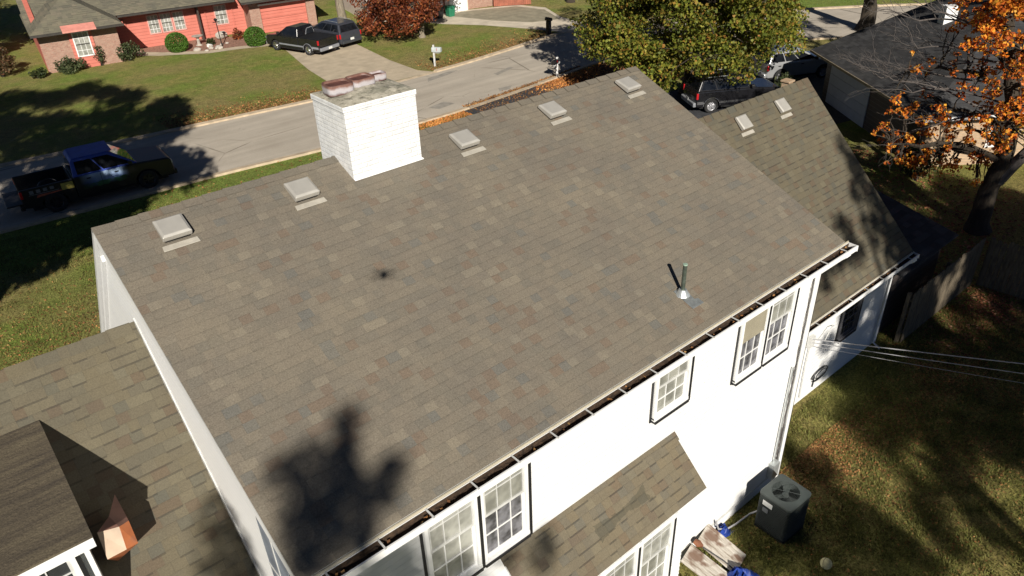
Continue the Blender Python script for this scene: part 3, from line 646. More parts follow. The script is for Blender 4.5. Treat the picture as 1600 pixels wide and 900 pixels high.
# dormer on the left wing
dm = MB(); DX0, DX1, DYF, DZ = -4.6, -1.56, -3.06, 6.36
zl = lambda y: LWH-LS*(LY-y)
dm.prism([(DX1, DYF, zl(DYF)-.1), (DX1, DYF, DZ-.04), (DX1, -1.05, DZ-.04), (DX1, -1.05, zl(-1.05)-.1)], (DX0-DX1, 0, 0)); dormer = hp(dm, 'dormer', M['white'])
b = MB(); b.slab([(DX0-.1, -.88, 6.475), (-1.47, -.88, 6.475), (-1.47, -3.36, 6.44), (DX0-.1, -3.36, 6.44)], .03); b.build('dormer_roof', M['roll'], dormer)
b = MB(); b.box((DX0-.1, -3.355, 6.27), (-1.475, -3.30, 6.405)); b.box((DX0-.1, -3.30, 6.30), (-1.48, DYF-.002, 6.32)); b.box((-1.50, -3.30, 6.33), (-1.475, -.95, 6.42)); b.build('dormer_fascia', M['white'], dormer)
dw = window(-2.62, -1.66, 4.95, 6.20, DYF, GD, GD, name='dormer_window', parent=dormer)
# rusty hood beside the dormer
b = MB()
tl, bl, br_, tr, er, eb, apx_, bk_ = (-1.42, -2.66, 5.83), (-1.44, -2.86, 5.55), (-1.22, -2.87, 5.56), (-1.19, -2.72, 5.81), (-1.07, -2.62, 5.74), (-1.08, -2.80, 5.50), (-1.07, -2.02, 5.72), (-1.24, -2.49, 5.83)
dn_ = lambda p: (-1.25+(p[0]+1.25)*.5, max(p[1]+.5, -2.35) if p[1] < -2.2 else p[1]-.1, zl((max(p[1]+.5, -2.35) if p[1] < -2.2 else p[1]-.1))-.04)
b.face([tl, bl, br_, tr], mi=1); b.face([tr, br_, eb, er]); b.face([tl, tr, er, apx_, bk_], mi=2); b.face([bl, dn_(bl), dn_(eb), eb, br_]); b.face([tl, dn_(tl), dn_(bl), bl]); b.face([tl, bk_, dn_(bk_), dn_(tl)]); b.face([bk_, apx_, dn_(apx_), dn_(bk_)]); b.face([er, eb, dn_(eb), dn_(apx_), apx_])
hp(b, 'vent_hood', [M['rust'], M['rust_pale'], plain('shaded_brown_rust', (.20, .10, .075), .7, .25, 4)])  # third material paints the shade of the back triangle as a darker brown
# gable window beside the rear corner
b = MB(); b.box((.052, -4.80, 4.6), (.079, -4.02, 6.18)); gw = hp(b, 'gable_window', M['black_trim'])
b = MB(); b.box((.044, -4.75, 4.66), (.051, -4.06, 6.12)); b.build('pane', plain('slate_blue_screen', (.20, .23, .28), .5, .25, 3), gw)
b = MB(); b.box((.036, -4.75, 5.35), (.043, -4.06, 5.39)); b.box((.036, -4.42, 4.66), (.043, -4.39, 6.12)); b.build('sash', M['grey_white'], gw)
# front door side features (seen only from elsewhere): front windows
for x in (1.6, 4.2, 7.6): 
    b = MB(); b.box((x, 5.002, 1.0), (x+1.1, 5.03, 2.5)); fw = hp(b, 'front_window', M['white']); b = MB(); b.box((x+.08, 5.031, 1.08), (x+1.02, 5.036, 2.42)); b.build('pane', GD, fw)
# cable coil and conduit, meter
b = MB(); pts = [(14.1+.02*math.sin(k), YWW-.03, .22+k*.08) for k in range(6)]+[(14.35+.38*math.cos(t), YWW-.04, .52+.17*math.sin(t)) for t in np.linspace(PI, -PI*.8, 22)]; b.tube(pts, .016, 6); b.tube([(14.42+.25*math.cos(t), YWW-.05, .50+.12*math.sin(t)) for t in np.linspace(0, 6.0, 18)], .012, 5); hp(b, 'cable_coil', M['black'])
b = MB(); b.box((13.35, YWW-.10, 1.85), (13.55, YWW-.002, 2.15)); b.tube([(13.45, YWW-.05, 1.85), (13.44, YWW-.04, 1.2), (13.5, YWW-.04, .2)], .014, 6); b.tube([(13.45, YWW-.1, 2.1), (13.8, YWW-.22, 1.95), (14.2, YWW-.14, 2.12), (14.5, YWW-.05, 1.98)], .012, 5); hp(b, 'cable_box', M['grey_white'], bevel=0)
b = MB(); b.box((10.36, YW-.14, .38), (10.60, YW-.002, .78)); b.tube([(10.48, YW-.05, .78), (10.48, YW-.05, 3.4)], .018, 6); hp(b, 'meter_box', M['galv'])
# wall bottom trim
b = MB(); b.box((.16, YW-.018, .28), (3.0, YW-.002, .32)); hp(b, 'base_trim', M['grey_white'])
b = MB(); b.box((6.67, YW-.018, .28), (10.78, YW-.002, .32)); hp(b, 'base_trim', M['grey_white'])

# overhead wires from the wing wall towards the back yard
def wire(p, q, sag, r, label):
    b = MB(); pts = []
    for k in range(25):
        t = k/24; v = Vector(p).lerp(Vector(q), t); v.z -= sag*4*t*(1-t); pts.append(v)
    b.tube(pts, r, 6); return tag(b.build('overhead_wire', M['wire']), label, 'wire', 'service wires leaving the white house')
wire((13.42, YWW-.1, 2.10), (17.9, -13.6, 3.45), .04, .013, 'thick pale service wire, topmost of the three running from the wing wall')
wire((13.42, YWW-.1, 2.00), (17.9, -13.7, 3.05), .06, .009, 'thin pale wire, middle of the three running from the wing wall')
wire((13.46, YWW-.1, 1.88), (17.9, -13.5, 2.6), .10, .005, 'thinnest wire, lowest of the three running from the wing wall')

up = empty('utility_pole', 'short wooden service pole at the far end of the three wires', 'pole', (17.9, -13.65, 0))
b = MB(); b.tube([(0, 0, 0), (0, 0, 4.2)], [.14, .11], 12); b.build('pole_shaft', M['bark'], up); b = MB(); b.box((-.06, .10, 2.5), (.06, .16, 3.6)); b.build('bracket', M['galv'], up)
# ================================================================== back yard things
ac = empty('air_conditioner', 'dark green square air conditioner unit beside the white wall', 'air conditioner', (9.69, -5.75, 0), math.radians(-2)); ac.scale = (.97, .93, 1.13)
s = .40
def rsq(s, r, z, n=5):
    out = []
    for cx, cy, a0 in ((s-r, s-r, 0), (-s+r, s-r, 90), (-s+r, -s+r, 180), (s-r, -s+r, 270)):
        for k in range(n+1): a = math.radians(a0+90*k/n); out.append((cx+r*math.cos(a), cy+r*math.sin(a), z))
    return out
def loft(b, rings, mi=0, close=False):
    for a, c in zip(rings, rings[1:]):
        for k in range(len(a)): j = (k+1) % len(a); b.face([a[k], a[j], c[j], c[k]], mi=mi)
b = MB(); loft(b, [rsq(.39, .05, 0), rsq(.39, .05, .06)]); b.face(rsq(.39, .05, .06)); b.build('pad', M['ac_dark'], ac)
b = MB(); rings = [rsq(s-.02, .07, .06)]
for k in range(19): z = .10+k*.038; rings += [rsq(s-.004, .08, z), rsq(s-.004, .08, z+.018), rsq(s-.03, .07, z+.024), rsq(s-.03, .07, z+.034)]
rings += [rsq(s-.004, .08, .83), rsq(s-.004, .08, .86)]; loft(b, rings); b.build('cabinet', M['ac_body'], ac)
b = MB(); top = rsq(s+.005, .09, .86); topb = rsq(s+.005, .09, .90); N = len(top)
inner = [(.30*math.cos(math.radians(45+0)+2*PI*k/N-PI/4+.13), .30*math.sin(2*PI*k/N+.13), .915) for k in range(N)]
inn2 = [(x, y, .70) for x, y, z in inner]; loft(b, [top, topb, inner, inn2]); b.build('top_panel', M['ac'], ac)
b = MB(); b.face([(x, y, .71) for x, y, z in inner]); b.build('fan_well', M['ac_dark'], ac)
b = MB()
for k in range(3):
    a = k*2*PI/3+.4; d = Vector((math.cos(a), math.sin(a), 0)); p = Vector((-d.y, d.x, 0))
    b.prism([d*.05+p*.04+Vector((0, 0, .80)), d*.27+p*.12+Vector((0, 0, .82)), d*.28-p*.06+Vector((0, 0, .78)), d*.05-p*.05+Vector((0, 0, .79))], (0, 0, .008))
b.tube([(0, 0, .72), (0, 0, .84)], .07, 14); b.build('fan_blade', M['ac'], ac)
b = MB()
for k in range(9): rr_ = .03+k*.032; b.tube([(rr_*math.cos(t), rr_*math.sin(t), .918-.0*rr_) for t in np.linspace(0, 2*PI, 26)], .0022, 4, cap=False)
for k in range(6): a = k*PI/3; b.tube([(.03*math.cos(a), .03*math.sin(a), .92), (.30*math.cos(a), .30*math.sin(a), .918)], .004, 4)
b.build('fan_grille', M['ac'], ac)
b = MB(); b.box((-.407, .02, .66), (-.401, .26, .77)); b.build('label_plate', M['plate'], ac)
b = MB(); b.box((-.406, .10, .50), (-.401, .24, .60)); b.build('access_plate', plain('grey_plate', (.16, .17, .18), .5), ac)
b = MB(); b.tube([(-.30, .36, .35), (-.32, .55, .14), (-.7, .62, .05), (-1.0, .66, .06), (-1.25, .70, .20), (-1.3, .76, .40)], .020, 7); b.build('refrigerant_line', M['wire'], ac)
# plywood boards leaning by the bay
def board(x, y, w_, l_, rz, tilt, z, label):
    b = MB(); b.box((-w_/2, -l_, 0), (w_/2, 0, .025)); o = b.build('wood_board', M['plank'], bevel=.004)
    o.location = (x, y, z); o.rotation_euler = (tilt, 0, rz); return tag(o, label, 'board', 'old boards by the wall')
board(8.02, -4.98, .58, .95, math.radians(14), math.radians(24), .42, 'larger peeling wood board nearest the air conditioner')
board(7.42, -5.05, .50, .95, math.radians(14), math.radians(20), .36, 'brown stained wood board nearest the bay wall')
b = MB(); b.tube([(7.70, -5.03, .48), (7.72, -5.12, .46), (7.76, -5.20, .42)], [.05, .08, .03], 10); b2 = b.build('rusty_cap', M['rust'], smooth=True); b2.data.materials.clear(); b2.data.materials.append(M['gutter_in_rust']); tag(b2, 'small round rusty metal cap on the board seam', 'metal cap')
b = MB(); b.tube([(7.76, -5.2, .40), (7.93, -5.65, .22), (8.0, -5.95, .08)], .014, 6); tag(b.build('black_rod', M['black']), 'thin black rod lying along the gap between the boards', 'rod')
b = MB(); b.tube([(6.72, -5.25, .45), (6.95, -5.46, .28), (7.05, -5.62, .10)], .024, 8); tag(b.build('metal_pipe', M['galv'], smooth=True), 'pale metal pipe leaning in shade beside the bay', 'pipe')
def crumple(name, x, y, sx, sy, h, mat, label, cat, seed, group=None):
    rr = random.Random(seed); n = 11; b = MB(); V = {}
    for i in range(n+1):
        for j in range(n+1):
            u, v = i/n*2-1, j/n*2-1; r = math.hypot(u, v); k = max(0, 1-r*r); a = math.atan2(v, u)
            q = 1+.18*math.sin(3*a+seed); V[i, j] = (x+u*sx*q, y+v*sy*q, .012+h*k*(.45+.75*rr.random()))
    for i in range(n):
        for j in range(n): b.face([V[i, j], V[i+1, j], V[i+1, j+1], V[i, j+1]])
    return tag(b.build(name, mat), label, cat, group)
crumple('tarp', 7.92, -6.02, .34, .24, .34, M['tarp'], 'crumpled blue tarp heap in front of the boards', 'tarp', 3)
crumple('tarp', 8.62, -5.08, .24, .12, .20, M['tarp'], 'small blue tarp scrap between the board and the air conditioner', 'tarp', 5)
crumple('bucket_lid', 7.0, -5.85, .20, .16, .12, M['galv'], 'grey dented lid in the shade under the bay corner', 'lid', 9)
# ball
import bmesh
def ico(name, r, sub, mat, parent=None, sc=(1, 1, 1), jit=0, seed=0, loc=(0, 0, 0)):
    me = bpy.data.meshes.new(name); bm = bmesh.new(); bmesh.ops.create_icosphere(bm, subdivisions=sub, radius=r); rr = random.Random(seed)
    for v in bm.verts:
        k = 1+rr.uniform(-jit, jit); v.co = Vector((v.co.x*sc[0]*k, v.co.y*sc[1]*k, v.co.z*sc[2]*k))
    for f in bm.faces: f.smooth = jit == 0
    bm.to_mesh(me); bm.free(); me.materials.append(mat); o = bpy.data.objects.new(name, me); COL.objects.link(o); o.location = loc
    if parent: o.parent = parent
    return o
o = ico('ball', .115, 3, M['ball'], loc=(9.47, -6.96, .11)); tag(o, 'scuffed pale yellow ball lying on the dark grass', 'ball')
b = MB(); b.tube([(.117*math.cos(t), .117*math.sin(t)*.4, .117*math.sin(t)*.92) for t in np.linspace(0, 2*PI, 24)], .004, 4, cap=False); b.build('ball_seam', M['black'], o)

# ---------------------------------------------------------------- fence and lean-to beyond the wing
def fence(x0, x1, y, h, label, seed, y1=None):
    f = empty('wood_fence', label, 'fence', (x0, y, 0)); y1 = y if y1 is None else y1; Lf = math.hypot(x1-x0, y1-y); f.rotation_euler.z = math.atan2(y1-y, x1-x0)
    rr = random.Random(seed); n = int(Lf/.15); 
    for i in range(n):
        b = MB(); xx = i*.15; hh = h+rr.uniform(-.07, .05); dx = rr.uniform(-.012, .012)
        b.prism([(xx+.004, -.01, .03), (xx+.141, -.01, .03), (xx+.141+dx, -.01, hh-.05), (xx+.10+dx, -.01, hh), (xx+.04+dx, -.01, hh), (xx+.004+dx, -.01, hh-.05)], (0, .018, 0)); b.build('picket', M['wood_fence'], f)
    b = MB()
    for z in (.35, 1.0, h-.3): b.box((0, .010, z), (Lf, .05, z+.09))
    b.build('rail', M['wood_fence'], f)
    for i in range(int(Lf/2.4)+1):
        b = MB(); b.box((i*2.4-.05, .052, 0), (i*2.4+.05, .15, h-.05)); b.build('post', M['wood_fence'], f)
    return f
fence(17.9, 22.6, -4.35, 1.7, 'weathered grey picket fence starting beside the wing of the white house', 3)
fence(22.68, 23.3, -4.5, 1.7, 'dark wood fence turning the corner towards the right edge of the photo', 4, -12.0)
shed = empty('lean_to_shed', 'low dark lean-to shed between the white house wing and the fence', 'shed', (17.6, -2.0, 0))
b = MB(); b.slab([(0.12, 1.6, 2.95), (3.6, 1.6, 2.95), (3.6, -2.0, 2.15), (0.12, -2.0, 2.15)], .05); b.build('roof', M['shingle_dark'], shed)
b = MB(); b.box((.3, -1.7, 0), (3.4, 1.4, 2.1)); b.build('wall', M['siding_dark'], shed)

# ================================================================== neighbour's salmon house
RA = math.radians(-7)
rh = empty('salmon_house', 'salmon red house with pinkish brick bay and grey shingle roof across the street', 'house', (7.0, 46.8, 0), RA)
def rp(mb, name, mat, **k): return mb.build(name, mat, rh, **k)
b = MB(); b.box((.0, .3, 0), (4.7, 6, 2.5)); rp(b, 'brick_wall', M['brick_red'])
b = MB(); b.box((4.5, 3.5, 0), (14.1, 12, 2.62)); b.box((-.005, 6.0, 0), (4.7, 16, 2.5)); b.prism([(-.005, 1.6, 2.5), (-.005, 16, 2.5), (-.005, 8.5, 5.0)], (.3, 0, 0)); rp(b, 'wall', M['salmon'])
b = MB(); b.box((-.012, .29, 0), (-.002, 6.4, 2.5)); rp(b, 'wall', M['salmon'])
b = MB(); b.box((14.1, 1.9, 0), (14.9, 9, 2.5)); b.box((18.5, 1.9, 0), (19.2, 9, 2.5)); rp(b, 'brick_wall', M['brick_red'])
b = MB(); b.box((14.9, 1.95, 2.05), (18.5, 9, 2.5)); rp(b, 'wall', M['salmon'])
b = MB()
for k in range(4): b.box((14.9, 2.05-.0, .02+k*.508), (18.5, 2.12, .518+k*.508-.015))
rp(b, 'garage_door', M['salmon'])
b = MB(); b.box((14.8, 1.86, 2.02), (18.6, 1.90, 2.14)); rp(b, 'garage_lintel', M['white'])
b = MB(); b.box((16.9, 1.70, 2.20), (17.05, 1.88, 2.38)); rp(b, 'floodlight', M['white'])
# roofs
RM = [M['shingle_red_house'], M['dark_gutter']]
b = MB()
b.slab([(-.35, 8.6, 5.15), (13.4, 8.6, 5.15), (13.4, 2.5, 2.62), (-.35, 2.5, 2.62)], .05, 0, 1)
b.slab([(13.4, 8.6, 5.15), (19.8, 8.6, 5.15), (19.8, 1.1, 2.55), (13.4, 1.1, 2.55)], .05, 0, 1)
b.slab([(19.8, 8.6, 5.15), (-.35, 8.6, 5.15), (-.35, 16.6, 2.55), (19.8, 16.6, 2.55)], .05, 0, 1)
# hip roof of the brick bay
apx = (2.3, 2.9, 4.25); bk = (2.3, 8.0, 4.25); e0, e1_, e2_, e3 = (-.4, -.5, 2.60), (5.1, -.5, 2.60), (5.1, 8.0, 2.60), (-.4, 8.0, 2.60)
b.slab([apx, apx, e1_, e0], .05, 0, 1) if False else b.face([apx, e0, e1_], [(2.7, 0), (0, 3.4), (5.5, 3.4)])
b.face([apx, e1_, e2_, bk], [(0, 0), (3, 3), (8, 3), (5, 0)]); b.face([bk, e3, e0, apx], [(5, 0), (8, 3), (0, 3), (3, 0)])
b.face([(-.4, -.5, 2.52), (-.4, 8, 2.52), (5.1, 8, 2.52), (5.1, -.5, 2.52)], mi=1)
for p, q in ((e0, e1_), (e1_, e2_), (e3, e0)): b.face([p, (p[0], p[1], 2.52), (q[0], q[1], 2.52), q], mi=1)
rp(b, 'roof', RM)
b = MB(); b.box((-.4, -.62, 2.46), (5.15, -.50, 2.58)); b.box((5.2, 2.36, 2.48), (13.3, 2.48, 2.60)); b.box((13.4, .98, 2.42), (19.8, 1.09, 2.53)); rp(b, 'gutter', M['dark_gutter'])
# brick bay window with salmon surround and its small roof box
b = MB(); b.box((1.75, .22, 0), (3.15, .29, 2.48)); rp(b, 'window_surround', M['salmon'])
b = MB(); b.prism([(1.45, -.66, 2.60), (1.45, .55, 3.05), (1.45, .55, 2.55), (1.45, -.66, 2.50)], (2.0, 0, 0)); rp(b, 'window_hood', plain('pale_pink_hood', (.62, .25, .20), .6))  # hood in a paler pink than the salmon surround
def nwindow(x0, x1, z0, z1, y, par, trim='pink_trim', n=2):
    b = MB(); b.box((x0, y-.05, z0), (x0+.07, y, z1)); b.box((x1-.07, y-.05, z0), (x1, y, z1)); b.box((x0+.07, y-.05, z1-.07), (x1-.07, y, z1)); b.box((x0+.07, y-.05, z0), (x1-.07, y, z0+.07)); f = b.build('window', M[trim], par)
    zm = (z0+z1)/2; b = MB(); b.box((x0+.07, y-.02, zm), (x1-.07, y-.012, z1-.07)); b.build('upper_pane', M['glass_curtain'], f); b = MB(); b.box((x0+.07, y-.02, z0+.07), (x1-.07, y-.012, zm-.001)); b.build('lower_pane', M['glass'], f)
    b = MB(); 
    for k in (1, 2): xx = x0+.07+(x1-x0-.14)*k/3; b.box((xx-.012, y-.032, z0+.07), (xx+.012, y-.0205, z1-.07))
    for q in (.25, .75): zq = z0+(z1-z0)*q; b.box((x0+.07, y-.030, zq-.012), (x1-.07, y-.0205, zq+.012))
    b.build('muntin', M['white'], f); b = MB(); b.box((x0+.07, y-.04, zm-.035), (x1-.07, y-.033, zm+.02)); b.build('meeting_rail', M['dark_gutter'], f)
nwindow(1.95, 2.95, .75, 2.35, .22, rh, 'white')
for k in range(3): nwindow(7.15+k*.88, 7.97+k*.88, .85, 2.2, 3.5, rh)
nwindow(11.9, 12.85, .8, 2.25, 3.5, rh)
b = MB(); b.box((4.75, 3.40, 0.05), (5.7, 3.495, 2.1)); rp(b, 'door', M['salmon'])
b = MB(); b.box((10.6, 2.9, 0), (10.7, 3.5, 2.5)); rp(b, 'porch_post', M['dark_gutter'])
b = MB(); b.box((11.2, 3.44, 0), (11.28, 3.495, 2.5)); b.box((13.2, 3.44, 0), (13.28, 3.495, 2.5)); rp(b, 'trim_board', M['salmon'])

# second neighbour at the top of the photo
nh = empty('pale_house', 'pale house with white garage door partly hidden behind the rust coloured tree', 'house', (35.2, 42.3, 0), math.radians(-13))
b = MB(); b.box((-6, 0, 0), (2.6, 8, 2.7)); b.build('wall', M['pale_wall'], nh)
b = MB(); b.box((2.6, .3, 0), (6.2, 8, 2.7)); b.build('brick_wall', M['brick_red'], nh)
b = MB(); b.box((.4, -.03, 0), (.55, -.002, 2.4)); b.build('door_post', M['fence_red'], nh)
b = MB(); b.box((.9, -.04, .02), (2.5, -.002, 2.2)); b.build('garage_door', M['white'], nh)
b = MB(); b.slab([(-6.5, 4, 4.6), (6.8, 4, 4.6), (6.8, -.6, 2.7), (-6.5, -.6, 2.7)], .06); b.slab([(6.8, 4, 4.6), (-6.5, 4, 4.6), (-6.5, 8.6, 2.7), (6.8, 8.6, 2.7)], .06); b.build('roof', M['shingle_red_house'], nh)
rf = empty('red_fence', 'rust red board fence at the head of the pale driveway', 'fence', (39.9, 41.0, 0), math.radians(-32))
b = MB()
for k in range(20): b.box((k*.16, 0, .05), (k*.16+.148, .025, 1.35+.02*(k % 3)))
b.build('board_panel', M['fence_red'], rf); b = MB(); b.box((0, .027, .4), (3.2, .06, .5)); b.box((0, .027, 1.0), (3.2, .06, 1.1)); b.build('rail', M['fence_red'], rf)
bn = empty('trash_bin', 'green trash bin with lid by the white garage', 'bin', (35.3, 40.9, 0))
b = MB(); b.hexa([(-.25, -.25, 0), (.25, -.25, 0), (.25, .25, 0), (-.25, .25, 0), (-.32, -.32, .75), (.32, -.32, .75), (.32, .32, .75), (-.32, .32, .75)]); b.build('bin_body', M['bin_green'], bn, bevel=.04); b = MB(); b.box((-.35, -.35, .76), (.35, .35, .83)); b.build('lid', M['bin_green'], bn, bevel=.03)
bn = empty('trash_bin', 'black trash bin between the green bin and the white sack', 'bin', (34.3, 41.1, 0))
b = MB(); b.hexa([(-.25, -.25, 0), (.25, -.25, 0), (.25, .25, 0), (-.25, .25, 0), (-.34, -.34, .8), (.34, -.34, .8), (.34, .34, .8), (-.34, .34, .8)]); b.build('bin_body', M['black'], bn, bevel=.04); b = MB(); b.box((-.37, -.37, .81), (.37, .37, .88)); b.build('lid', M['black'], bn, bevel=.03)
crumple('white_sack', 33.4, 40.9, .38, .3, .55, M['white'], 'white sack slumped beside the black trash bin', 'sack', 6)

# dark roofed house on the right
th = math.atan2(.81, .59); dh = empty('dark_roof_house', 'low house with charcoal shingle roof and tan brick wall behind the maple', 'house', (30.7, 1.15, 0), th)
# local x along e1, local y along -e2 ; inside of the house is y<0
b = MB(); b.box((0, -14, 0), (9.6, -.0, 2.2)); b.build('wall', M['siding_dark'], dh)
b = MB(); b.box((-.05, -14, 0), (.0, .0, 2.25)); b.build('brick_wall', M['brick_tan'], dh)
b = MB()
for k in range(4): b.box((4.9, .01, .02+k*.5), (9.0, .05, .505+k*.5))
b.build('garage_door', M['garage_grey'], dh)
e = 2.42; rz_ = 5.15
b = MB(); b.slab([(10.3, -7, rz_), (6.6, -7, rz_), (-.7, .7, e), (10.3, .7, e)], .06)
b.slab([(6.6, -7, rz_), (6.6, -7.001, rz_), (-.7, -14.7, e), (-.7, .7, e)], .06); b.slab([(6.6, -7, rz_), (10.3, -7, rz_), (10.3, -14.7, e), (-.7, -14.7, e)], .06); b.build('roof', M['shingle_dark'], dh)
b = MB(); b.box((-.72, .705, e-.12), (10.3, .74, e-.005)); b.build('fascia', plain('tan_fascia', (.34, .28, .20), .7), dh); b = MB(); b.box((-.80, -14.7, e-.14), (-.705, .7, e-.01)); b.build('gutter', M['white'], dh)
b = MB(); b.box((-.09, -3.75, .75), (-.052, -2.65, 2.0)); wf = b.build('window', M['white'], dh); b = MB(); b.box((-.10, -3.62, .88), (-.092, -2.78, 1.9)); b.build('pane', GD, wf)
b = MB(); b.box((7.1, -4.7, 3.9), (7.6, -4.1, 4.95)); b.build('chimney', M['white'], dh)
b = MB(); b.box((.4, .01, .05), (1.3, .04, 2.05)); b.build('door', M['black_trim'], dh)

# ================================================================== vehicles
def arch(cx, r, zb, n=10): return [(cx+r*math.cos(PI-PI*k/n)*1.0, zb+max(0, r*math.sin(PI*k/n))) for k in range(n+1)]
def wheel(par, x, y, r, w_, rimmat, side):
    N = 26; b = MB()
    def rg(rr, yy): return [(rr*math.cos(2*PI*k/N), yy, rr*math.sin(2*PI*k/N)) for k in range(N)]
    loft(b, [rg(r*.62, -w_/2), rg(r*.92, -w_/2), rg(r, -w_*.36), rg(r, w_*.36), rg(r*.92, w_/2), rg(r*.62, w_/2)])
    o = b.build('wheel', M['rubber'], par, loc=(x, y, r)); b = MB()
    yo = side*w_*.42; b.face(rg(r*.63, side*w_*.1)); b.face(rg(r*.63, -side*w_*.4)); loft(b, [rg(r*.64, yo), rg(r*.56, yo*.8)])
    for k in range(6):
        a = k*PI/3+.2; d = Vector((math.cos(a), 0, math.sin(a))); p = Vector((-d.z, 0, d.x))*r*.075
        b.prism([d*r*.10+p, d*r*.60+p*1.3, d*r*.60-p*1.3, d*r*.10-p], (0, yo*.9, 0))
    b.tube([(0, 0, 0), (0, yo*.98, 0)], r*.14, 10); b.build('rim', rimmat, o)
    return o
def vehicle(name, label, loc, rz, kind, Lv, W, R, wb, rear, paint, cabin, rimm, bump, deck=1.05, top=1.85, hood=1.08, open_gate=False, cover=None, group=None, stripe=None):
    v = empty(name, label, 'pickup truck' if kind == 'pickup' else 'suv', loc, rz, group)
    x0 = -Lv/2; x1 = Lv/2; xr = x0+rear; xf = xr+wb; zb = .34; hw = W/2; ar = R*1.22
    def lower(xa, xb, zt_pts):
        pts = [(xa, zb+.06)]
        for c in (xr, xf):
            if xa < c-ar and c+ar < xb+.01: pts += arch(c, ar, zb)
        pts += [(xb, zb+.06)]+zt_pts
        return pts
    def ext(pts, y0, y1, nm, mt, bev=.05, taper=None):
        b = MB(); b.prism([(x, y0, z) for x, z in pts], (0, y1-y0, 0)); return b.build(nm, mt, v, bevel=bev, seg=3)
    cabr = x0+(2.0 if kind == 'pickup' else .15); cabf = xf-.35 if kind == 'pickup' else xf-.45
    if kind == 'pickup':
        # front clip + cab
        a = [(cabr, zb)]
        a += arch(xf, ar, zb)+[(x1-.05, zb+.02), (x1, zb+.2), (x1-.03, hood-.16), (x1-.14, hood-.05), (cabf+.1, hood+.04), (cabr, deck+.02)]
        ext(a, -hw, hw, 'body', paint, .06)
        # bed: sides, floor, front
        sd_ = [(x0+.02, zb+.12)]+arch(xr, ar, zb)+[(cabr-.03, zb), (cabr-.03, deck), (x0+.02, deck)]
        bd = MB(); bd.prism([(x, -hw+.02, z) for x, z in sd_], (0, .09, 0)); bd.build('bed_side', paint, v, bevel=.02); bd = MB(); bd.prism([(x, hw-.11, z) for x, z in sd_], (0, .09, 0)); bo = bd.build('bed_side', paint, v, bevel=.02)
        bf = MB(); bf.box((x0+.04, -hw+.11, .60), (cabr-.04, hw-.11, .66)); bf.box((cabr-.09, -hw+.11, .66), (cabr-.035, hw-.11, deck-.005)); bf.build('bed_floor', M['black'], v)
        tg = MB()
        if open_gate: tg.box((x0-.56, -hw+.12, .60), (x0+.02, hw-.12, .66))
        else: tg.box((x0+.0, -hw+.12, .62), (x0+.06, hw-.12, deck-.004))
        t_ = tg.build('tailgate', paint if not open_gate else M['black'], v, bevel=.02)
        if not open_gate: hd = MB(); hd.box((x0-.012, -.12, .92), (x0-.001, .12, .97)); hd.build('handle', M['black'], t_)
        if cover: cv = MB(); cv.box((x0+.08, -hw+.13, deck-.03), (cabr-.05, hw-.13, deck+.02)); cv.build('bed_cover', M['black'], v, bevel=.02)
        gh = [(cabr+.02, deck+.0), (cabr+.10, top-.10), (cabr+.20, top), (cabf-.95, top), (cabf-.80, top-.03), (cabf+.12, hood+.02)]
    else:
        a = [(x0+.05, zb)]+arch(xr, ar, zb)+arch(xf, ar, zb)+[(x1-.05, zb+.02), (x1, zb+.25), (x1-.04, hood-.18), (x1-.18, hood-.06), (cabf+.1, hood+.05), (x0+.05, deck+.04), (x0, deck-.25), (x0, zb+.15)]
        ext(a, -hw, hw, 'body', paint, .07)
        gh = [(x0+.08, deck+.02), (x0+.30, top-.10), (x0+.45, top-.02), (cabf-1.1, top), (cabf-.95, top-.03), (cabf+.12, hood+.03)]
    # greenhouse with tumblehome
    zlo, zhi = min(z for _, z in gh), top
    def yy(z): return hw-.04-(z-zlo)/(zhi-zlo)*.20
    b = MB(); Lp = [(x, -yy(z), z) for x, z in gh]; Rp = [(x, yy(z), z) for x, z in gh]; b.face(Lp); b.face(Rp[::-1])
    for i in range(len(gh)): j = (i+1) % len(gh); b.face([Lp[j], Lp[i], Rp[i], Rp[j]])
    b.build('cabin', cabin, v, bevel=.04, seg=3)
    # side windows
    z0w, z1w = deck+.09, top-.11
    xa, xb = gh[0][0]+.16, gh[-1][0]-.20; xt = gh[4][0]-.08
    nwin = 2 if kind == 'pickup' else 3
    lenb = xb-xa
    for sd in (-1, 1):
        for k in range(nwin):
            a0 = xa+lenb*k/nwin*(.92)+.03; a1 = xa+lenb*(k+1)/nwin*(.92)-.03
            t0 = gh[1][0]+.10+(xt-gh[1][0]-.10)*k/nwin+.03; t1 = gh[1][0]+.10+(xt-gh[1][0]-.10)*(k+1)/nwin-.03
            if k == nwin-1: a1 = xb
            pts = [(a0, z0w), (a1, z0w), (t1, z1w), (t0, z1w)]
            b = MB(); q = [Vector((x, sd*(yy(z)+.004), z)) for x, z in pts]; b.prism(q if sd < 0 else q[::-1], (0, sd*.006, 0)); b.build('side_window', M['glass_car'], v)
    # windscreen, rear window
    def pane(nm, pA, pB, inset, outx):
        (xa_, za), (xb_, zb_) = pA, pB; d = Vector((xb_-xa_, 0, zb_-za)); n_ = Vector((d.z, 0, -d.x)).normalized()*(.006 if outx > 0 else -.006)
        if (n_.x > 0) != (outx > 0): n_ = -n_
        A_ = Vector((xa_, 0, za))+d*.08+n_; B_ = Vector((xa_, 0, za))+d*.92+n_
        b = MB(); b.prism([(A_.x, -yy(A_.z)+inset, A_.z), (A_.x, yy(A_.z)-inset, A_.z), (B_.x, yy(B_.z)-inset, B_.z), (B_.x, -yy(B_.z)+inset, B_.z)], n_); b.build(nm, M['glass_car'], v)
    pane('windscreen', gh[5], gh[4], .08, 1); pane('rear_window', gh[0], gh[1], .12, -1)
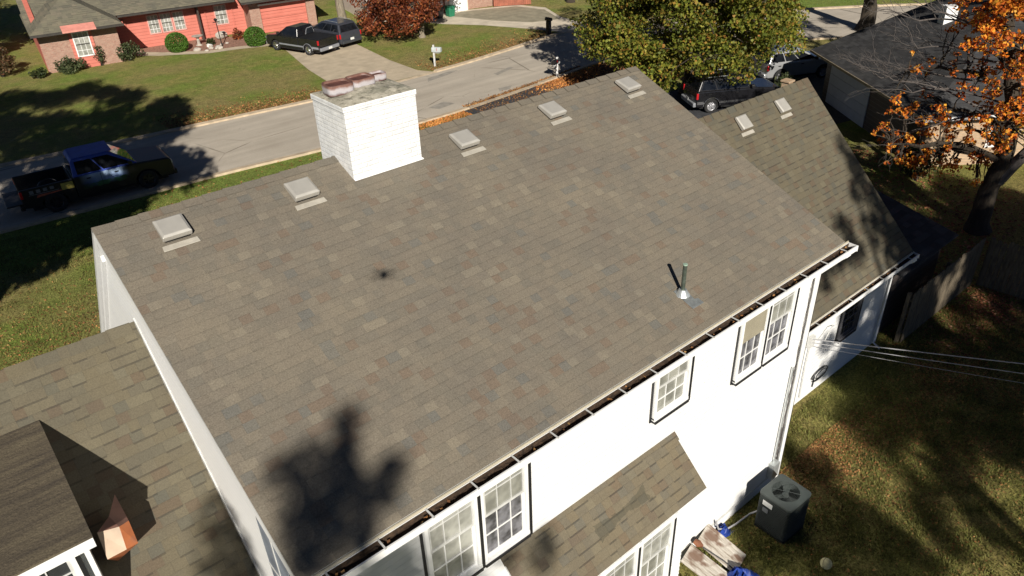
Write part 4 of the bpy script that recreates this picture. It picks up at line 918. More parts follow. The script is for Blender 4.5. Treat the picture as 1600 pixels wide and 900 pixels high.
    for sd in (-1, 1):
        for x in (xr, xf): wheel(v, x, sd*(hw-.12), R, .24, rimm, sd)
        b = MB(); b.box((x0-.012 if kind != 'pickup' else x0+.0, sd*(hw-.015)-.05, deck-.34), (x0+.10, sd*(hw-.015)+.05, deck-.04)); b.build('taillight', M['red_light'], v, bevel=.015)
        b = MB(); b.box((x1-.16, sd*(hw-.14)-.13, hood-.34), (x1-.008, sd*(hw-.14)+.13, hood-.17)); b.build('headlight', M['head_light'], v, bevel=.03)
        b = MB(); b.box((cabf-.28, sd*hw, deck+.06), (cabf-.12, sd*(hw+.17), deck+.22)); b.build('mirror', M['black'], v, bevel=.03)
        for k in range(2): 
            xx = xa+lenb*(k+.35)/2; b = MB(); b.box((xx-.08, sd*(hw+.002), deck-.14), (xx+.08, sd*(hw+.03), deck-.10)); b.build('door_handle', M['black'], v)
        b = MB(); b.box((xr+ar+.05, sd*(hw-.02)-.04, zb-.06), (xf-ar-.05, sd*(hw-.02)+.04, zb+.02)); b.build('running_board', M['black'], v)
        if stripe:
            b = MB(); b.box((x0+.06, sd*(hw+.0), zb+.16), (xr-ar, sd*(hw+.012), zb+.30)); b.build('side_trim', stripe, v); b = MB(); b.box((xr+ar, sd*(hw+.0), zb+.16), (xf-ar, sd*(hw+.012), zb+.26)); b.build('side_trim', stripe, v)
            b = MB(); b.tube([(xr+ar*1.02*math.cos(t), sd*(hw+.004), zb+ar*1.02*math.sin(t)) for t in np.linspace(0.1, PI-.1, 14)], .02, 6); b.build('arch_trim', stripe, v)
    b = MB(); b.box((x0-.13, -hw+.05, zb+.02), (x0+.04, hw-.05, zb+.24)); b.build('rear_bumper', bump, v, bevel=.04)
    b = MB(); b.box((x1-.06, -hw+.04, zb+.0), (x1+.10, hw-.04, zb+.24)); b.build('front_bumper', bump, v, bevel=.05)
    b = MB(); b.box((x1-.03, -hw+.32, zb+.27), (x1+.015, hw-.32, hood-.2)); b.build('grille', M['black'], v, bevel=.01)
    zp = .62 if kind != 'pickup' else zb+.13; b = MB(); b.box((x0-.142, -.16, zp-.07), (x0-.131, .16, zp+.08)); b.build('licence_plate', M['plate'], v)
    b = MB(); b.box((x0+.3, -hw+.2, .22), (x1-.3, hw-.2, zb+.08)); b.build('chassis', M['black'], v)
    if kind != 'pickup':
        for sd in (-1, 1): b = MB(); b.tube([(gh[2][0]+.1, sd*(hw-.32), top+.02), (gh[2][0]+.2, sd*(hw-.32), top+.05), (gh[3][0]-.2, sd*(hw-.32), top+.06), (gh[3][0]-.1, sd*(hw-.32), top+.02)], .018, 6); b.build('roof_rail', M['galv'], v)
    return v, dict(x0=x0, x1=x1, hw=hw, cabr=cabr)
tr_, inf = vehicle('pickup_truck', 'black pickup truck with blue and green printed wrap parked at the near kerb', (4.0, 23.75, .0), math.radians(-3.5), 'pickup', 5.9, 2.0, .41, 3.62, 1.15, M['wrap'], M['blue_roof'], M['rim_dark'], M['black'], deck=1.22, top=1.93, hood=1.2, open_gate=True)
for xg in (inf['cabr']+.06, inf['cabr']+1.02, inf['cabr']+2.02):
    for sd in (-1, 1): b = MB(); b.box((xg, sd*(inf['hw']+.001)-.002, .45), (xg+.014, sd*(inf['hw']+.001)+.002, 1.2)); b.build('door_gap', M['black'], tr_)
b = MB(); b.box((inf['cabr']+.28, -.74, 1.934), (inf['cabr']+1.75, .74, 1.945)); b.build('roof_wrap', M['blue_roof'], tr_, bevel=.005)
b = MB(); y_ = -inf['hw']+.016; b.box((inf['cabr']-.50, y_, .86), (inf['cabr']-.05, y_+.003, 1.14)); b.build('yellow_decal', M['yellow'], tr_)
b = MB()
for k in range(4): b.box((inf['x0']+.35+k*.25, y_, .98+.01*k), (inf['x0']+.50+k*.25, y_+.003, 1.13)); 
b.box((inf['x0']+.3, y_, .93), (inf['x0']+1.4, y_+.003, .955)); b.build('decal', M['decal_grey'], tr_)
b = MB(); b.prism([(inf['x0']+.55, y_, .80), (inf['x0']+1.5, y_, .86), (inf['x0']+1.45, y_, .90), (inf['x0']+.6, y_, .90)], (0, .003, 0)); b.build('swoosh_decal', M['decal_red'], tr_)
vehicle('pickup_truck', 'black pickup with grey rear bumper parked in the salmon house driveway', (21.75, 39.9, .0), math.radians(107), 'pickup', 5.2, 1.85, .36, 3.2, 1.1, M['paint_black'], M['paint_black'], M['chrome'], M['bumper_grey'], deck=1.12, top=1.72, hood=1.08, cover=True, stripe=M['bumper_grey'])
vehicle('grey_suv', 'dark grey suv parked on the right of the black pickup in the driveway', (24.2, 40.3, .0), math.radians(100), 'suv', 4.6, 1.85, .36, 2.7, .9, M['paint_grey'], M['paint_grey'], M['rim'], M['paint_grey'], deck=1.05, top=1.68, hood=1.05)
vehicle('black_suv', 'black suv with silver lower trim parked behind the ridge of the white house', (32.1, 11.6, .0), math.radians(-30), 'suv', 4.7, 1.8, .37, 2.75, .85, M['paint_black'], M['paint_black'], M['rim'], M['bumper_grey'], deck=1.12, top=1.72, hood=1.1, stripe=M['chrome'])
vehicle('silver_suv', 'silver suv half hidden by the green tree and its shade', (38.9, 12.2, .0), math.radians(-25), 'suv', 4.7, 1.85, .37, 2.75, .9, M['paint_silver'], M['paint_silver'], M['rim'], M['paint_silver'], deck=1.1, top=1.72, hood=1.1)

# ================================================================== street furniture
def mailbox(name, label, x, y, rz, style):
    m = empty(name, label, 'mailbox', (x, y, 0), rz)
    if style == 'white':
        b = MB(); b.box((-.05, -.05, 0), (.05, .05, 1.25)); b.build('post', M['white'], m, bevel=.008)
        b = MB(); b.box((-.45, -.045, .82), (.28, .045, .92)); b.build('arm', M['white'], m, bevel=.008); cx, cz, mt_, ax = -.28, .93, M['black'], 0
    elif style == 'grey':
        b = MB(); b.box((-.05, -.05, 0), (.05, .05, 1.35)); b.build('post', M['grey_white'], m); b = MB(); b.box((-.05, -.03, .85), (.38, .03, .93)); b.build('arm', M['grey_white'], m); cx, cz, mt_, ax = .2, .94, M['mail_grey'], 0
    else:
        b = MB(); b.box((-.14, -.14, 0), (.14, .14, .95)); b.build('post', M['black'], m, bevel=.01); cx, cz, mt_, ax = 0, .96, M['black'], 0
    N = 10; b = MB(); w_, l_, h_ = .11, .27, .12
    pr = [(-w_, 0), (w_, 0)]+[(w_*math.cos(t), h_+w_*math.sin(t)) for t in np.linspace(0, PI, N)]
    if style == 'grey': w_ = .17; pr = [(-.14, 0), (.14, 0)]+[(.14*math.cos(t), .15+.14*math.sin(t)) for t in np.linspace(0, PI, N)]; l_ = .3
    b.prism([(cx+l_, yv, cz+z) for yv, z in pr], (-2*l_, 0, 0)); bx = b.build('box', mt_, m)
    b = MB(); b.box((cx+.05, -w_-.016, cz+.08), (cx+.07, -w_-.002, cz+.25)); b.build('flag', M['red_light'], bx)
    return m
mailbox('mailbox', 'black mailbox on a white cross shaped post at the near kerb', 29.25, 21.9, math.radians(20), 'white')
mailbox('mailbox', 'grey mailbox on a post beside the salmon house driveway', 25.7, 29.5, math.radians(-55), 'grey')
mailbox('mailbox', 'black mailbox on a thick black post by the pale driveway', 36.4, 30.4, math.radians(95), 'brick')
lp = empty('lamp_post', 'slim black garden lamp post in the red mulch bed', 'lamp post', (18.1, 45.4, 0))
b = MB(); b.tube([(0, 0, 0), (-.06, 0, 1.75)], .035, 8); b.build('pole', M['black'], lp); b = MB(); b.tube([(-.06, 0, 1.75), (-.06, 0, 1.9), (-.06, 0, 2.0)], [.05, .14, .02], 6); b.build('lantern', M['black'], lp)
b = MB(); b.box((-.3, -.02, 1.70), (.18, .02, 1.74)); b.build('crossbar', M['black'], lp)
pr_ = empty('stone_pier', 'short tan brick pier just beyond the wing roof ridge', 'pier', (33.2, 9.2, 0))
b = MB(); b.box((-.2, -.2, 0), (.2, .2, 1.5)); b.build('pier_shaft', M['brick_tan'], pr_); b = MB(); b.box((-.26, -.26, 1.5), (.26, .26, 1.6)); b.build('pier_cap', M['brick_tan'], pr_, bevel=.02)
# garden ornaments
st = empty('garden_fountain', 'small stone birdbath among rocks in front of the salmon house windows', 'birdbath', (17.05, 47.1, 0))
b = MB(); b.tube([(0, 0, 0), (0, 0, .1), (0, 0, .5), (0, 0, .58)], [.25, .12, .09, .16], 12); b.build('pedestal', M['stone'], st); b = MB(); b.tube([(0, 0, .56), (0, 0, .66), (0, 0, .70)], [.15, .38, .40], 16); b.build('bowl', M['stone'], st)
rr = random.Random(11)
for i in range(11):
    lab = ['pale round rock on the mulch in front of the salmon house', 'brownish garden rock in the mulch bed by the birdbath'][i % 2]
    o = ico('garden_rock', rr.uniform(.10, .26), 2, M['white'] if i == 1 else M['stone'], sc=(1.2, .9, .7), jit=.12, seed=i, loc=(16.1+rr.uniform(0, 2.6), 46.0+rr.uniform(-.3, .5)-(.12*i), .08))
    tag(o, 'pale rock in the row of rocks edging the mulch bed', 'rock', 'rocks edging the mulch bed')
o = ico('garden_statue', .3, 2, M['stone'], sc=(1.6, .7, 1.0), jit=.1, seed=4, loc=(19.0, 47.7, .3)); tag(o, 'pale low boulder under the single window of the salmon house', 'boulder')

# ================================================================== plants and trees
def clump_pts(clumps, dens, seed, shell=.35):
    g_ = np.random.default_rng(seed); out = []
    for (c, r) in clumps:
        n = max(4, int(dens*r*r)); d = g_.normal(size=(n, 3)); d /= np.linalg.norm(d, axis=1)[:, None]
        rad = r*(shell+(1-shell)*g_.random((n, 1))**.7); out.append(np.array(c)+d*rad*np.array([1, 1, .8]))
    return np.concatenate(out)
def blob(c, rad, n, rmin, rmax, seed, low=-1.0, shell=.55):
    rr = random.Random(seed); out = []
    while len(out) < n:
        v = Vector((rr.gauss(0, 1), rr.gauss(0, 1), rr.gauss(0, 1))).normalized()*(shell+(1-shell)*rr.random())
        if v.z < low: continue
        out.append(((c[0]+v.x*rad[0], c[1]+v.y*rad[1], c[2]+v.z*rad[2]), rr.uniform(rmin, rmax)))
    return out
def limb(b, p, q, r0, r1, rr, n=6, wig=.12, sides=6):
    p, q = Vector(p), Vector(q); L_ = (q-p).length; pts = []; off = Vector((0, 0, 0))
    for k in range(n+1):
        t = k/n; v = p.lerp(q, t)+Vector((0, 0, 1))*math.sin(PI*t)*L_*.08
        if 0 < k < n: off = off*.5+Vector((rr.uniform(-1, 1), rr.uniform(-1, 1), rr.uniform(-.6, .6)))*wig*L_/n; v += off
        pts.append(v)
    b.tube(pts, [r0+(r1-r0)*k/n for k in range(n+1)], sides); return pts
def tree(name, label, base, trunk, tr0, tr1, clumps, dens, size, leafm, bark, seed, group=None, twig=0, nlimb=7, cat='tree', sides=9, extra=None, limbs_to=None):
    """trunk: polyline relative to base; clumps in world coordinates"""
    t = empty(name, label, cat, base, 0, group); rr = random.Random(seed); bv = Vector(base)
    b = MB(); tp = [Vector(p) for p in trunk]; fine = []
    for a, c in zip(tp, tp[1:]):
        for k in range(4): fine.append(a.lerp(c, k/4)+Vector((rr.uniform(-1, 1), rr.uniform(-1, 1), 0))*tr0*.12*(0 if not fine else 1))
    fine.append(tp[-1]); m = len(fine)
    rads = [tr0*(1.35 if k == 0 else 1.0)*(1-k/(m-1))+tr1*k/(m-1) for k in range(m)]
    b.tube(fine, rads, sides); b.build('trunk', bark, t, smooth=True)
    rel = [(Vector(c)-bv, r) for c, r in clumps]
    lb = MB(); anchors = []
    order = sorted(range(len(rel)), key=lambda i: -((rel[i][0]-fine[m//2]).length))
    st_ = max(1, len(order)//nlimb)
    for i in order[::st_][:nlimb]:
        c, r = rel[i]; cand = [k for k in range(m) if k >= m//3 and fine[k].z < c.z+1] or [m//2]
        k = min(cand, key=lambda k: (fine[k]-c).length+max(0, fine[k].z-c.z+.3)*1.2)
        r0 = rads[k]*.6; pts = limb(lb, fine[k], c, r0, max(.015, r0*.2), rr, 7, .35, 6); anchors += [(p, r0*.45) for p in pts[2:]]
    anchors += [(fine[k], rads[k]*.35) for k in range(m//2, m)]
    for c, r in rel:
        a, ra = min(anchors, key=lambda q: (q[0]-c).length); 
        if (a-c).length > .15: limb(lb, a, c, min(ra*.6, .10 if size > .15 else .035), .010, rr, 5, .35, 5)
        for _ in range(twig):
            q = c+Vector((rr.uniform(-1, 1), rr.uniform(-1, 1), rr.uniform(-.7, .9)))*r*1.1; limb(lb, c, q, .014, .005, rr, 4, .4, 4)
    lb.build('branches', M['twig'] if bark is not M['bark_pale'] and twig else bark, t)
    pts = clump_pts([(tuple(c), r) for c, r in rel], dens, seed)
    leaves('crown', pts, size, leafm, t, seed=seed)
    if extra:
        for cl, dn, sz, mt_ in extra:
            leaves('crown', clump_pts([(tuple(Vector(c)-bv), r) for c, r in cl], dn, seed+9), sz, mt_, t, seed=seed+5)
    return t
# the big green tree behind the roof
c1 = blob((30.6, 14.6, 5.4), (4.5, 5.7, 5.2), 240, .5, 1.0, 1, -.72)+blob((35.2, 13.8, 5.2), (3.6, 4.4, 4.8), 120, .45, 1.0, 2, -.62)
c1 += [((x_-7.8+j_, y_-14.5, 9.5+j_), 1.0) for x_, y_ in [(38, 27), (36, 25), (40, 29), (39, 25), (42, 30), (44, 31), (41, 27), (36, 28), (43, 28), (45, 33), (42, 34), (46, 32), (37, 23), (34, 25)] for j_ in (-.5, .6)]
tree('green_tree', 'large olive green tree with yellowing tips beyond the main roof', (32.2, 14.6, 0), [(0, 0, 0), (.1, 0, 2), (-.1, .2, 4.5), (.1, .1, 9.0)], .34, .08, c1, 420, .17, M['leaf_green'], M['bark'], 21, nlimb=16)
# rust red oak
c2 = blob((28.6, 37.2, 3.0), (3.6, 3.3, 2.7), 110, .4, .85, 3, -.8)+blob((32.5, 38.6, 4.6), (2.6, 2.4, 2.3), 45, .4, .8, 33, -.8)
tree('rust_oak', 'rust red leaved oak on the lawn between the two driveways', (29.6, 36.6, 0), [(0, 0, 0), (.1, 0, 1.5), (0, .2, 3.5), (.2, .1, 6.5)], .2, .05, c2, 420, .17, M['leaf_rust'], M['bark_pale'], 22, nlimb=12)
# pale trunk behind the suv
c3 = blob((27.9, 45.2, 10.5), (3.8, 3.8, 3.2), 60, .6, 1.1, 4)
tree('pale_trunk_tree', 'tall tree with thick pale trunk behind the grey suv', (27.5, 44.5, 0), [(0, 0, 0), (-.1, 0, 3), (.1, .1, 7), (0, 0, 11)], .36, .14, c3, 60, .35, M['leaf_dark'], M['bark_pale'], 23)
# maple on the right
mc = [((26.0, -1.2, 2.6), .6), ((25.5, .1, 4.2), .45), ((25.6, 0, 5.6), .4), ((26.2, -1.8, 5.6), .65), ((26.38, -2.4, 6.7), .8), ((26.57, -3.0, 4.3), .8), ((25.8, -.7, 3.4), .5), ((25.4, .4, 2.9), .45), ((25.6, -.1, 2.4), .45), ((26.2, -1.7, 2.9), .55), ((26.2, -1.8, 4.3), .6), ((26.2, -1.7, 7.2), .9), ((26.7, -3.5, 3.2), .6), ((26.6, -3.3, 6.2), .9), ((26.6, -3.6, 5.3), .8), ((26.1, -1.2, 7.9), .8), ((26.3, -4.1, 7.6), 1.0), ((25.2, -3.2, 7.9), .9), ((24.9, -2.2, 6.9), .5), ((26.9, -4.6, 4.4), .8), ((27.2, -5.2, 6.4), 1.0), ((26.0, -.3, 1.9), .4)]
mc += [((25.37, -2.46, 7.6), 0.7), ((26.17, -1.68, 7.37), 0.6), ((26.94, -0.84, 7.24), 0.5), ((25.4, -2.57, 6.28), 0.6), ((24.57, -3.31, 6.0), 0.6), ((26.22, -1.84, 5.37), 0.5), ((26.49, -1.07, 5.59), 0.4), ((25.67, -3.55, 3.54), 0.5), ((26.35, -2.28, 4.36), 0.5), ((25.91, -0.92, 3.93), 0.35), ((26.2, -1.79, 3.38), 0.4), ((25.49, -2.89, 4.07), 0.5), ((25.59, -3.25, 4.97), 0.6), ((26.59, 0.12, 4.22), 0.25), ((26.83, -0.53, 6.29), 0.4), ((25.31, -2.29, 7.02), 0.6), ((25.51, 0.13, 2.59), 0.3), ((25.75, -0.48, 2.45), 0.3), ((25.94, -1.01, 1.81), 0.25), ((25.34, 0.55, 3.25), 0.3), ((26.21, -1.83, 2.46), 0.3), ((26.38, -2.35, 1.85), 0.3)]
rr = random.Random(8)
mc2 = []
for c, r in mc:
    for _ in range(8): mc2.append(((c[0]+rr.uniform(-1.3, 1.3)*r, c[1]+rr.uniform(-1.3, 1.3)*r, c[2]+rr.uniform(-1, 1)*r), r*rr.uniform(.2, .5)))
yel = [((26.6, -2.9, 5.9), .7), ((26.7, -3.6, 3.9), .7), ((27.0, -4.2, 5.2), .8), ((26.5, -2.6, 3.6), .5), ((27.4, -4.9, 7.6), 1.2)]
mp = tree('orange_maple', 'orange leaved maple with thick dark trunk at the right edge', (26.5, -2.95, 0), [(0, 0, 0), (.05, .05, 1.5), (.1, -.1, 3.0), (0, .2, 4.6), (-.2, .8, 6.6), (-.35, 1.2, 8.2)], .36, .12, mc2, 760, .12, M['leaf_orange'], M['bark'], 24, nlimb=10, extra=[(yel, 380, .12, M['leaf_yellow'])])
b = MB(); rr = random.Random(5)
limb(b, (.1, -.1, 1.9), (.5, -1.5, 4.2), .22, .14, rr, 5, .1, 9); limb(b, (.5, -1.5, 4.2), (.6, -2.6, 8), .16, .06, rr, 5, .15, 8)
# bare branches spreading over the dark roof
def bare(b, p, d, L_, r, depth, rr):
    q = p+d*L_; pts = limb(b, p, q, r, r*.6, rr, 5, .35, 5 if r > .02 else 4)
    if depth <= 0: return
    for k in range(3 if depth > 1 else 3):
        s_ = pts[rr.choice([2, 3, 4, 5])]; nd = (d+Vector((rr.uniform(-.8, .8), rr.uniform(-.9, .9), rr.uniform(-.4, .7)))).normalized(); bare(b, s_, nd, L_*rr.uniform(.5, .75), r*.55, depth-1, rr)
for p, tgt, L_ in (((0, .2, 4.6), (25.1, 1.1, 4.6), 1), ((0, .1, 3.9), (24.68, 2.0, 5.4), 1), ((-.1, .5, 5.6), (25.0, 1.2, 6.3), 1), ((0, .2, 4.2), (25.4, .4, 3.1), 1), ((-.1, .5, 5.6), (25.5, -.1, 5.6), 1), ((-.2, .8, 6.6), (25.0, 1.8, 7.2), 1), ((-.1, .3, 5.0), (24.9, 2.6, 4.9), 1), ((-.2, .7, 6.4), (25.3, .9, 7.6), 1)):
    t_ = Vector(tgt)-Vector((26.5, -2.95, 0)); v = t_-Vector(p); pts = limb(b, p, Vector(p)+v*.72, .045, .020, rr, 6, .35, 6)
    for k in (3, 4, 5, 6, 6): bare(b, pts[k], (v.normalized()+Vector((rr.uniform(-.5, .5), rr.uniform(-.6, .6), rr.uniform(-.3, .4)))).normalized(), 1.15, .013, 2, rr)
b.build('bare_branches', M['twig'], mp)
# trunk of a tree beyond the dark roof
tree('roadside_tree', 'dark trunk of a street tree just beyond the charcoal roof', (52.0, 14.8, 0), [(0, 0, 0), (.1, 0, 3), (-.2, 0, 7), (0, 0, 10)], .55, .2, blob((52, 15, 10.5), (4.5, 4.5, 3.2), 50, .7, 1.2, 6), 70, .4, M['leaf_green'], M['bark'], 25)
# hedge-like trees behind the salmon house and at the left edge
tree('left_edge_tree', 'dark bushy tree at the left edge beside the salmon house', (2.6, 55.5, 0), [(0, 0, 0), (0, .1, 2.5), (.1, 0, 5), (0, 0, 7)], .25, .08, blob((2.8, 55.5, 3.8), (3.4, 3.6, 3.8), 80, .6, 1.2, 7, -.95), 110, .34, M['leaf_dark'], M['bark'], 26)
tree('left_edge_tree', 'dark tree behind the first bushy tree in the far left corner', (3.6, 64.5, 0), [(0, 0, 0), (0, .1, 2.5), (.1, 0, 5), (0, 0, 7)], .25, .08, blob((3.8, 64.5, 4.0), (3.8, 3.8, 4), 80, .6, 1.2, 8, -.95), 110, .36, M['leaf_dark'], M['bark'], 27)
tree('far_tree', 'dark evergreen behind the salmon house garage', (28.5, 56.5, 0), [(0, 0, 0), (0, .1, 2.5), (.1, 0, 5), (0, 0, 8)], .3, .08, blob((28.5, 56.5, 4.6), (4.0, 4.0, 4.8), 80, .7, 1.3, 9, -.95), 90, .4, M['leaf_dark'], M['bark'], 28)
tree('far_tree', 'dark tree shading the back of the pale house plot', (45.5, 37.5, 0), [(0, 0, 0), (0, .1, 2.5), (.1, 0, 5), (0, 0, 8)], .3, .08, blob((46.5, 38.5, 7.0), (4.5, 4.5, 3.5), 60, .7, 1.3, 10, -.95), 80, .4, M['leaf_green'], M['bark'], 29)
def shrub(label, x, y, rx, h, mat, seed, name='shrub', dens=520, size=.13, gp=None, cat='shrub'):
    t = empty(name, label, cat, (x, y, 0), 0, gp); rr = random.Random(seed)
    cl = [((v[0], v[1], max(.12, v[2])), r) for v, r in blob((0, 0, h*.5), (rx*.8, rx*.8, h*.45), 34, rx*.22, rx*.4, seed, -.9)]
    b = MB()
    for c, r in cl[::3]: limb(b, (rr.uniform(-.1, .1), rr.uniform(-.1, .1), 0), c, .022, .008, rr, 4, .2, 4)
    b.build('stem', M['bark'], t); leaves('foliage', clump_pts(cl, dens, seed, .5), size, mat, t, seed=seed); return t
def box_ball(label, x, y, r, seed):
    t = empty('boxwood', label, 'shrub', (x, y, 0), 0, 'round boxwood balls'); g_ = np.random.default_rng(seed)
    d = g_.normal(size=(5200, 3)); d /= np.linalg.norm(d, axis=1)[:, None]; p = d*(r*(.86+.14*g_.random((5200, 1)))); p = p[p[:, 2] > -r*.75]; p[:, 2] = p[:, 2]*.92+r*.78
    b = MB(); b.tube([(0, 0, 0), (0, 0, r)], [.06, .03], 6); b.build('stem', M['bark'], t); leaves('foliage', p, .10, M['leaf_box'], t, seed=seed)
box_ball('round clipped bright green boxwood under the triple window', 15.3, 46.4, .78, 1); box_ball('round clipped bright green boxwood beside the driveway', 20.0, 43.75, .78, 2)
shrub('spreading grey green shrub at the left part of the brick bay', 8.3, 46.35, 1.0, 1.0, M['leaf_shrub'], 3); shrub('grey green shrub at the right corner of the brick bay', 12.0, 46.5, 1.0, 1.2, M['leaf_shrub'], 4)
shrub('small dark low shrub at the left corner of the salmon house', 6.3, 46.4, .55, .6, M['leaf_dark'], 5); shrub('tall thin shrub in front of the bay window', 10.2, 46.6, .5, 1.5, M['leaf_shrub'], 6, dens=300)
shrub('brownish bushy shrub at the left edge of the photo', 4.6, 48.6, 1.2, 2.3, m_leaf('leaves_brown_bush', [(0, (.06, .045, .02)), (.5, (.12, .08, .035)), (1, (.15, .06, .03))]), 7, dens=420)
shrub('second brownish bush behind the one at the left edge', 3.9, 51.6, 1.3, 2.2, M['leaf_dark'], 8, dens=420)
shrub('low green shrub beside the silver suv', 36.2, 10.9, .8, .9, M['leaf_shrub'], 9); shrub('small reddish plant by the single window of the salmon house', 19.9, 46.7, .5, .8, M['leaf_rust'], 10); shrub('tiny dark shrub in the mulch bed', 17.7, 46.5, .35, .5, M['leaf_dark'], 12); shrub('dark tangled bush at the foot of the tan brick wall', 29.3, .6, .9, 1.7, M['leaf_dark'], 13)

# trees standing behind the camera and out of view; their crowns throw the shadows on roof, lawns and street
def sh(S, t): return tuple(Vector(S)-SUN*t)
S_ROOF = [(1.46, -3.90, 6.77), (1.36, -4.02, 6.72), (1.2, -4.23, 6.63), (1.1, -4.35, 6.58), (.92, -4.6, 6.47), (.6, -4.3, 6.6), (.55, -4.65, 6.45), (.35, -4.6, 6.47), (.2, -5.1, 6.26), (.0, -5.15, 6.24), (1.5, -4.72, 6.42), (1.2, -4.87, 6.36), (.9, -5.05, 6.28), (1.01, -4.47, 6.53), (0.82, -4.71, 6.43), (0.57, -4.97, 6.32), (0.33, -5.17, 6.23), (0.8, -4.13, 6.67), (0.68, -4.46, 6.53), (0.43, -4.81, 6.38), (1.61, -4.69, 6.44), (1.35, -4.8, 6.39), (1.05, -4.93, 6.33), (0.77, -5.17, 6.23), (0.43, -4.14, 6.67), (0.22, -4.91, 6.34)]
S_WALL = [(0.78, -4.93, 5.46), (1.11, -4.93, 5.29), (1.46, -4.93, 5.11), (1.22, -4.93, 5.0), (.5, -4.93, 5.1), (1.9, -4.93, 4.3), (.9, -4.93, 4.4), (1.5, -4.93, 4.1), (2.3, -4.93, 3.6), (1.4, -4.93, 3.2), (.6, -4.93, 3.4)]
S_LOW = [(3.65, -5.01, 3.86), (3.43, -5.19, 3.71), (2.9, -5.02, 3.85)]
S_GAB = [(0.15, -2.09, 4.67), (0.09, -2.43, 4.34), (0.04, -2.7, 4.07), (-.08, -2.9, 3.9), (-.3, -3.3, 3.6), (-.5, -3.6, 3.3)]
S_WING = [(17.49, -1.88, 5.32), (17.4, -2.28, 4.92), (17.05, -2.75, 4.45), (15.52, -3.11, 4.09), (17.67, -2.9, 4.3), (14.44, -3.4, 3.8), (15.36, -3.58, 3.61), (17.23, -3.75, 3.44), (16.56, -3.31, 3.89), (13.74, -3.7, 3.5), (17.26, -3.28, 3.91), (17.25, -3.96, 3.23)]
S_WW = [(15.2, -3.82, 1.9), (15.9, -3.82, 1.4), (16.0, -3.82, .9), (16.9, -3.82, 1.9), (16.4, -3.82, .2), (15.6, -3.82, .1), (14.7, -3.82, .5), (14.5, -3.82, 1.4), (16.27, -3.82, 2.31), (17.24, -3.82, 1.28), (16.61, -3.82, 0.72), (15.36, -3.82, 0.48), (17.63, -3.82, 2.34), (15.6, -3.82, 1.8)]
S_WW += [(15.3+.42*i, -3.82, .15+.42*j) for i in range(5) for j in range(6) if (i*3+j*5) % 7 not in (0, 3)]
S_YARD = [(16.34, -5.02, 0.0), (17.5, -5.33, 0.0), (17.56, -6.14, 0.0), (17.89, -6.81, 0.0), (17.41, -7.75, -0.0), (15.68, -6.16, 0.0), (16.23, -7.31, 0.0), (19.66, -6.94, 0.0), (14.28, -4.88, 0.0), (8.84, -6.06, 0.0), (9.75, -6.22, 0.0), (10.09, -6.75, 0.0), (10.43, -7.27, 0.0), (11.06, -7.62, 0.0), (11.6, -5.97, 0.0), (11.07, -6.49, 0.0), (13.82, -7.45, -0.0), (13.17, -8.13, 0.0), (12.85, -8.78, 0.0), (14.87, -8.4, 0.0), (14.63, -5.86, 0.0), (8.82, -6.66, 0.0), (11.08, -8.27, 0.0)]
S_FENCE = [(24, -1, 0), (25, 1, 0), (27, 1.5, 0), (22, 1, 0), (23, 2.5, 0), (29, -1.5, 0), (28.5, -4.5, 0), (21.5, -.5, 0), (20, 1, 0), (25.5, -4.6, 1.2), (26.5, -5.2, 1.0), (28, -5.8, 1.0), (29.5, -6.4, 1.0), (27, -6.5, 0), (24.5, -6, 0), (23.5, -6.3, 0), (26, -8, 0), (24, -4.2, 1.5), (23, -5.2, 1), (23.1, -6.2, 1), (23.2, -7.4, 1), (22.3, -4.4, 1.2), (25, -3.2, 0), (27, -4, 0), (30, -3, 0), (30, -1, 0), (22, -7.2, 0), (23.39, -4.86, 0.0), (24.81, -5.09, 0.0), (28.18, -2.35, 0.0), (26.29, -2.01, 0.0), (28.02, 0.23, 0.0), (28.22, -3.87, 0.0), (19.17, -6.48, 0.0), (21.65, -6.23, 0.0), (20.5, -2.8, 2.3), (19, -3.4, 2.2), (19.5, -2, 2.6), (22.5, -4.1, 1.6), (18.6, -4.1, 1.0), (30, -4.5, 0), (26, -5.5, 0), (18.5, -4.3, .2), (19.3, -3.9, .1)]
Y1 = [(15.5, -3.8, 0.0), (15.6, -4.5, 0.0), (15.7, -5.2, 0.0), (16.1, -5.7, 0.0), (16.7, -6.0, 0.0), (17.1, -6.5, 0.0), (17.4, -7.0, 0.0), (17.8, -7.4, -0.0), (18.8, -6.8, 0.0), (20.2, -6.7, 0.0), (17.0, -5.0, 0.0), (17.5, -5.5, 0.0), (18.0, -6.0, 0.0), (14.9, -5.3, 0.0), (15.0, -5.9, -0.0), (15.5, -6.3, 0.0), (15.8, -6.8, 0.0), (16.0, -7.3, -0.0), (16.3, -7.7, 0.0), (16.2, -8.1, 0.0), (14.1, -5.5, 0.0), (16.7, -4.8, 0.0), (18.5, -6.4, -0.0)]
Y2 = [(14.8, -6.6, 0.0), (14.6, -7.4, 0.0), (15.2, -7.5, 0.0), (15.4, -8.1, 0.0), (13.9, -7.2, 0.0), (13.6, -7.8, 0.0), (13.2, -8.3, 0.0), (12.8, -8.8, 0.0), (13.0, -7.2, 0.0), (12.4, -7.7, 0.0), (11.9, -8.2, 0.0)]
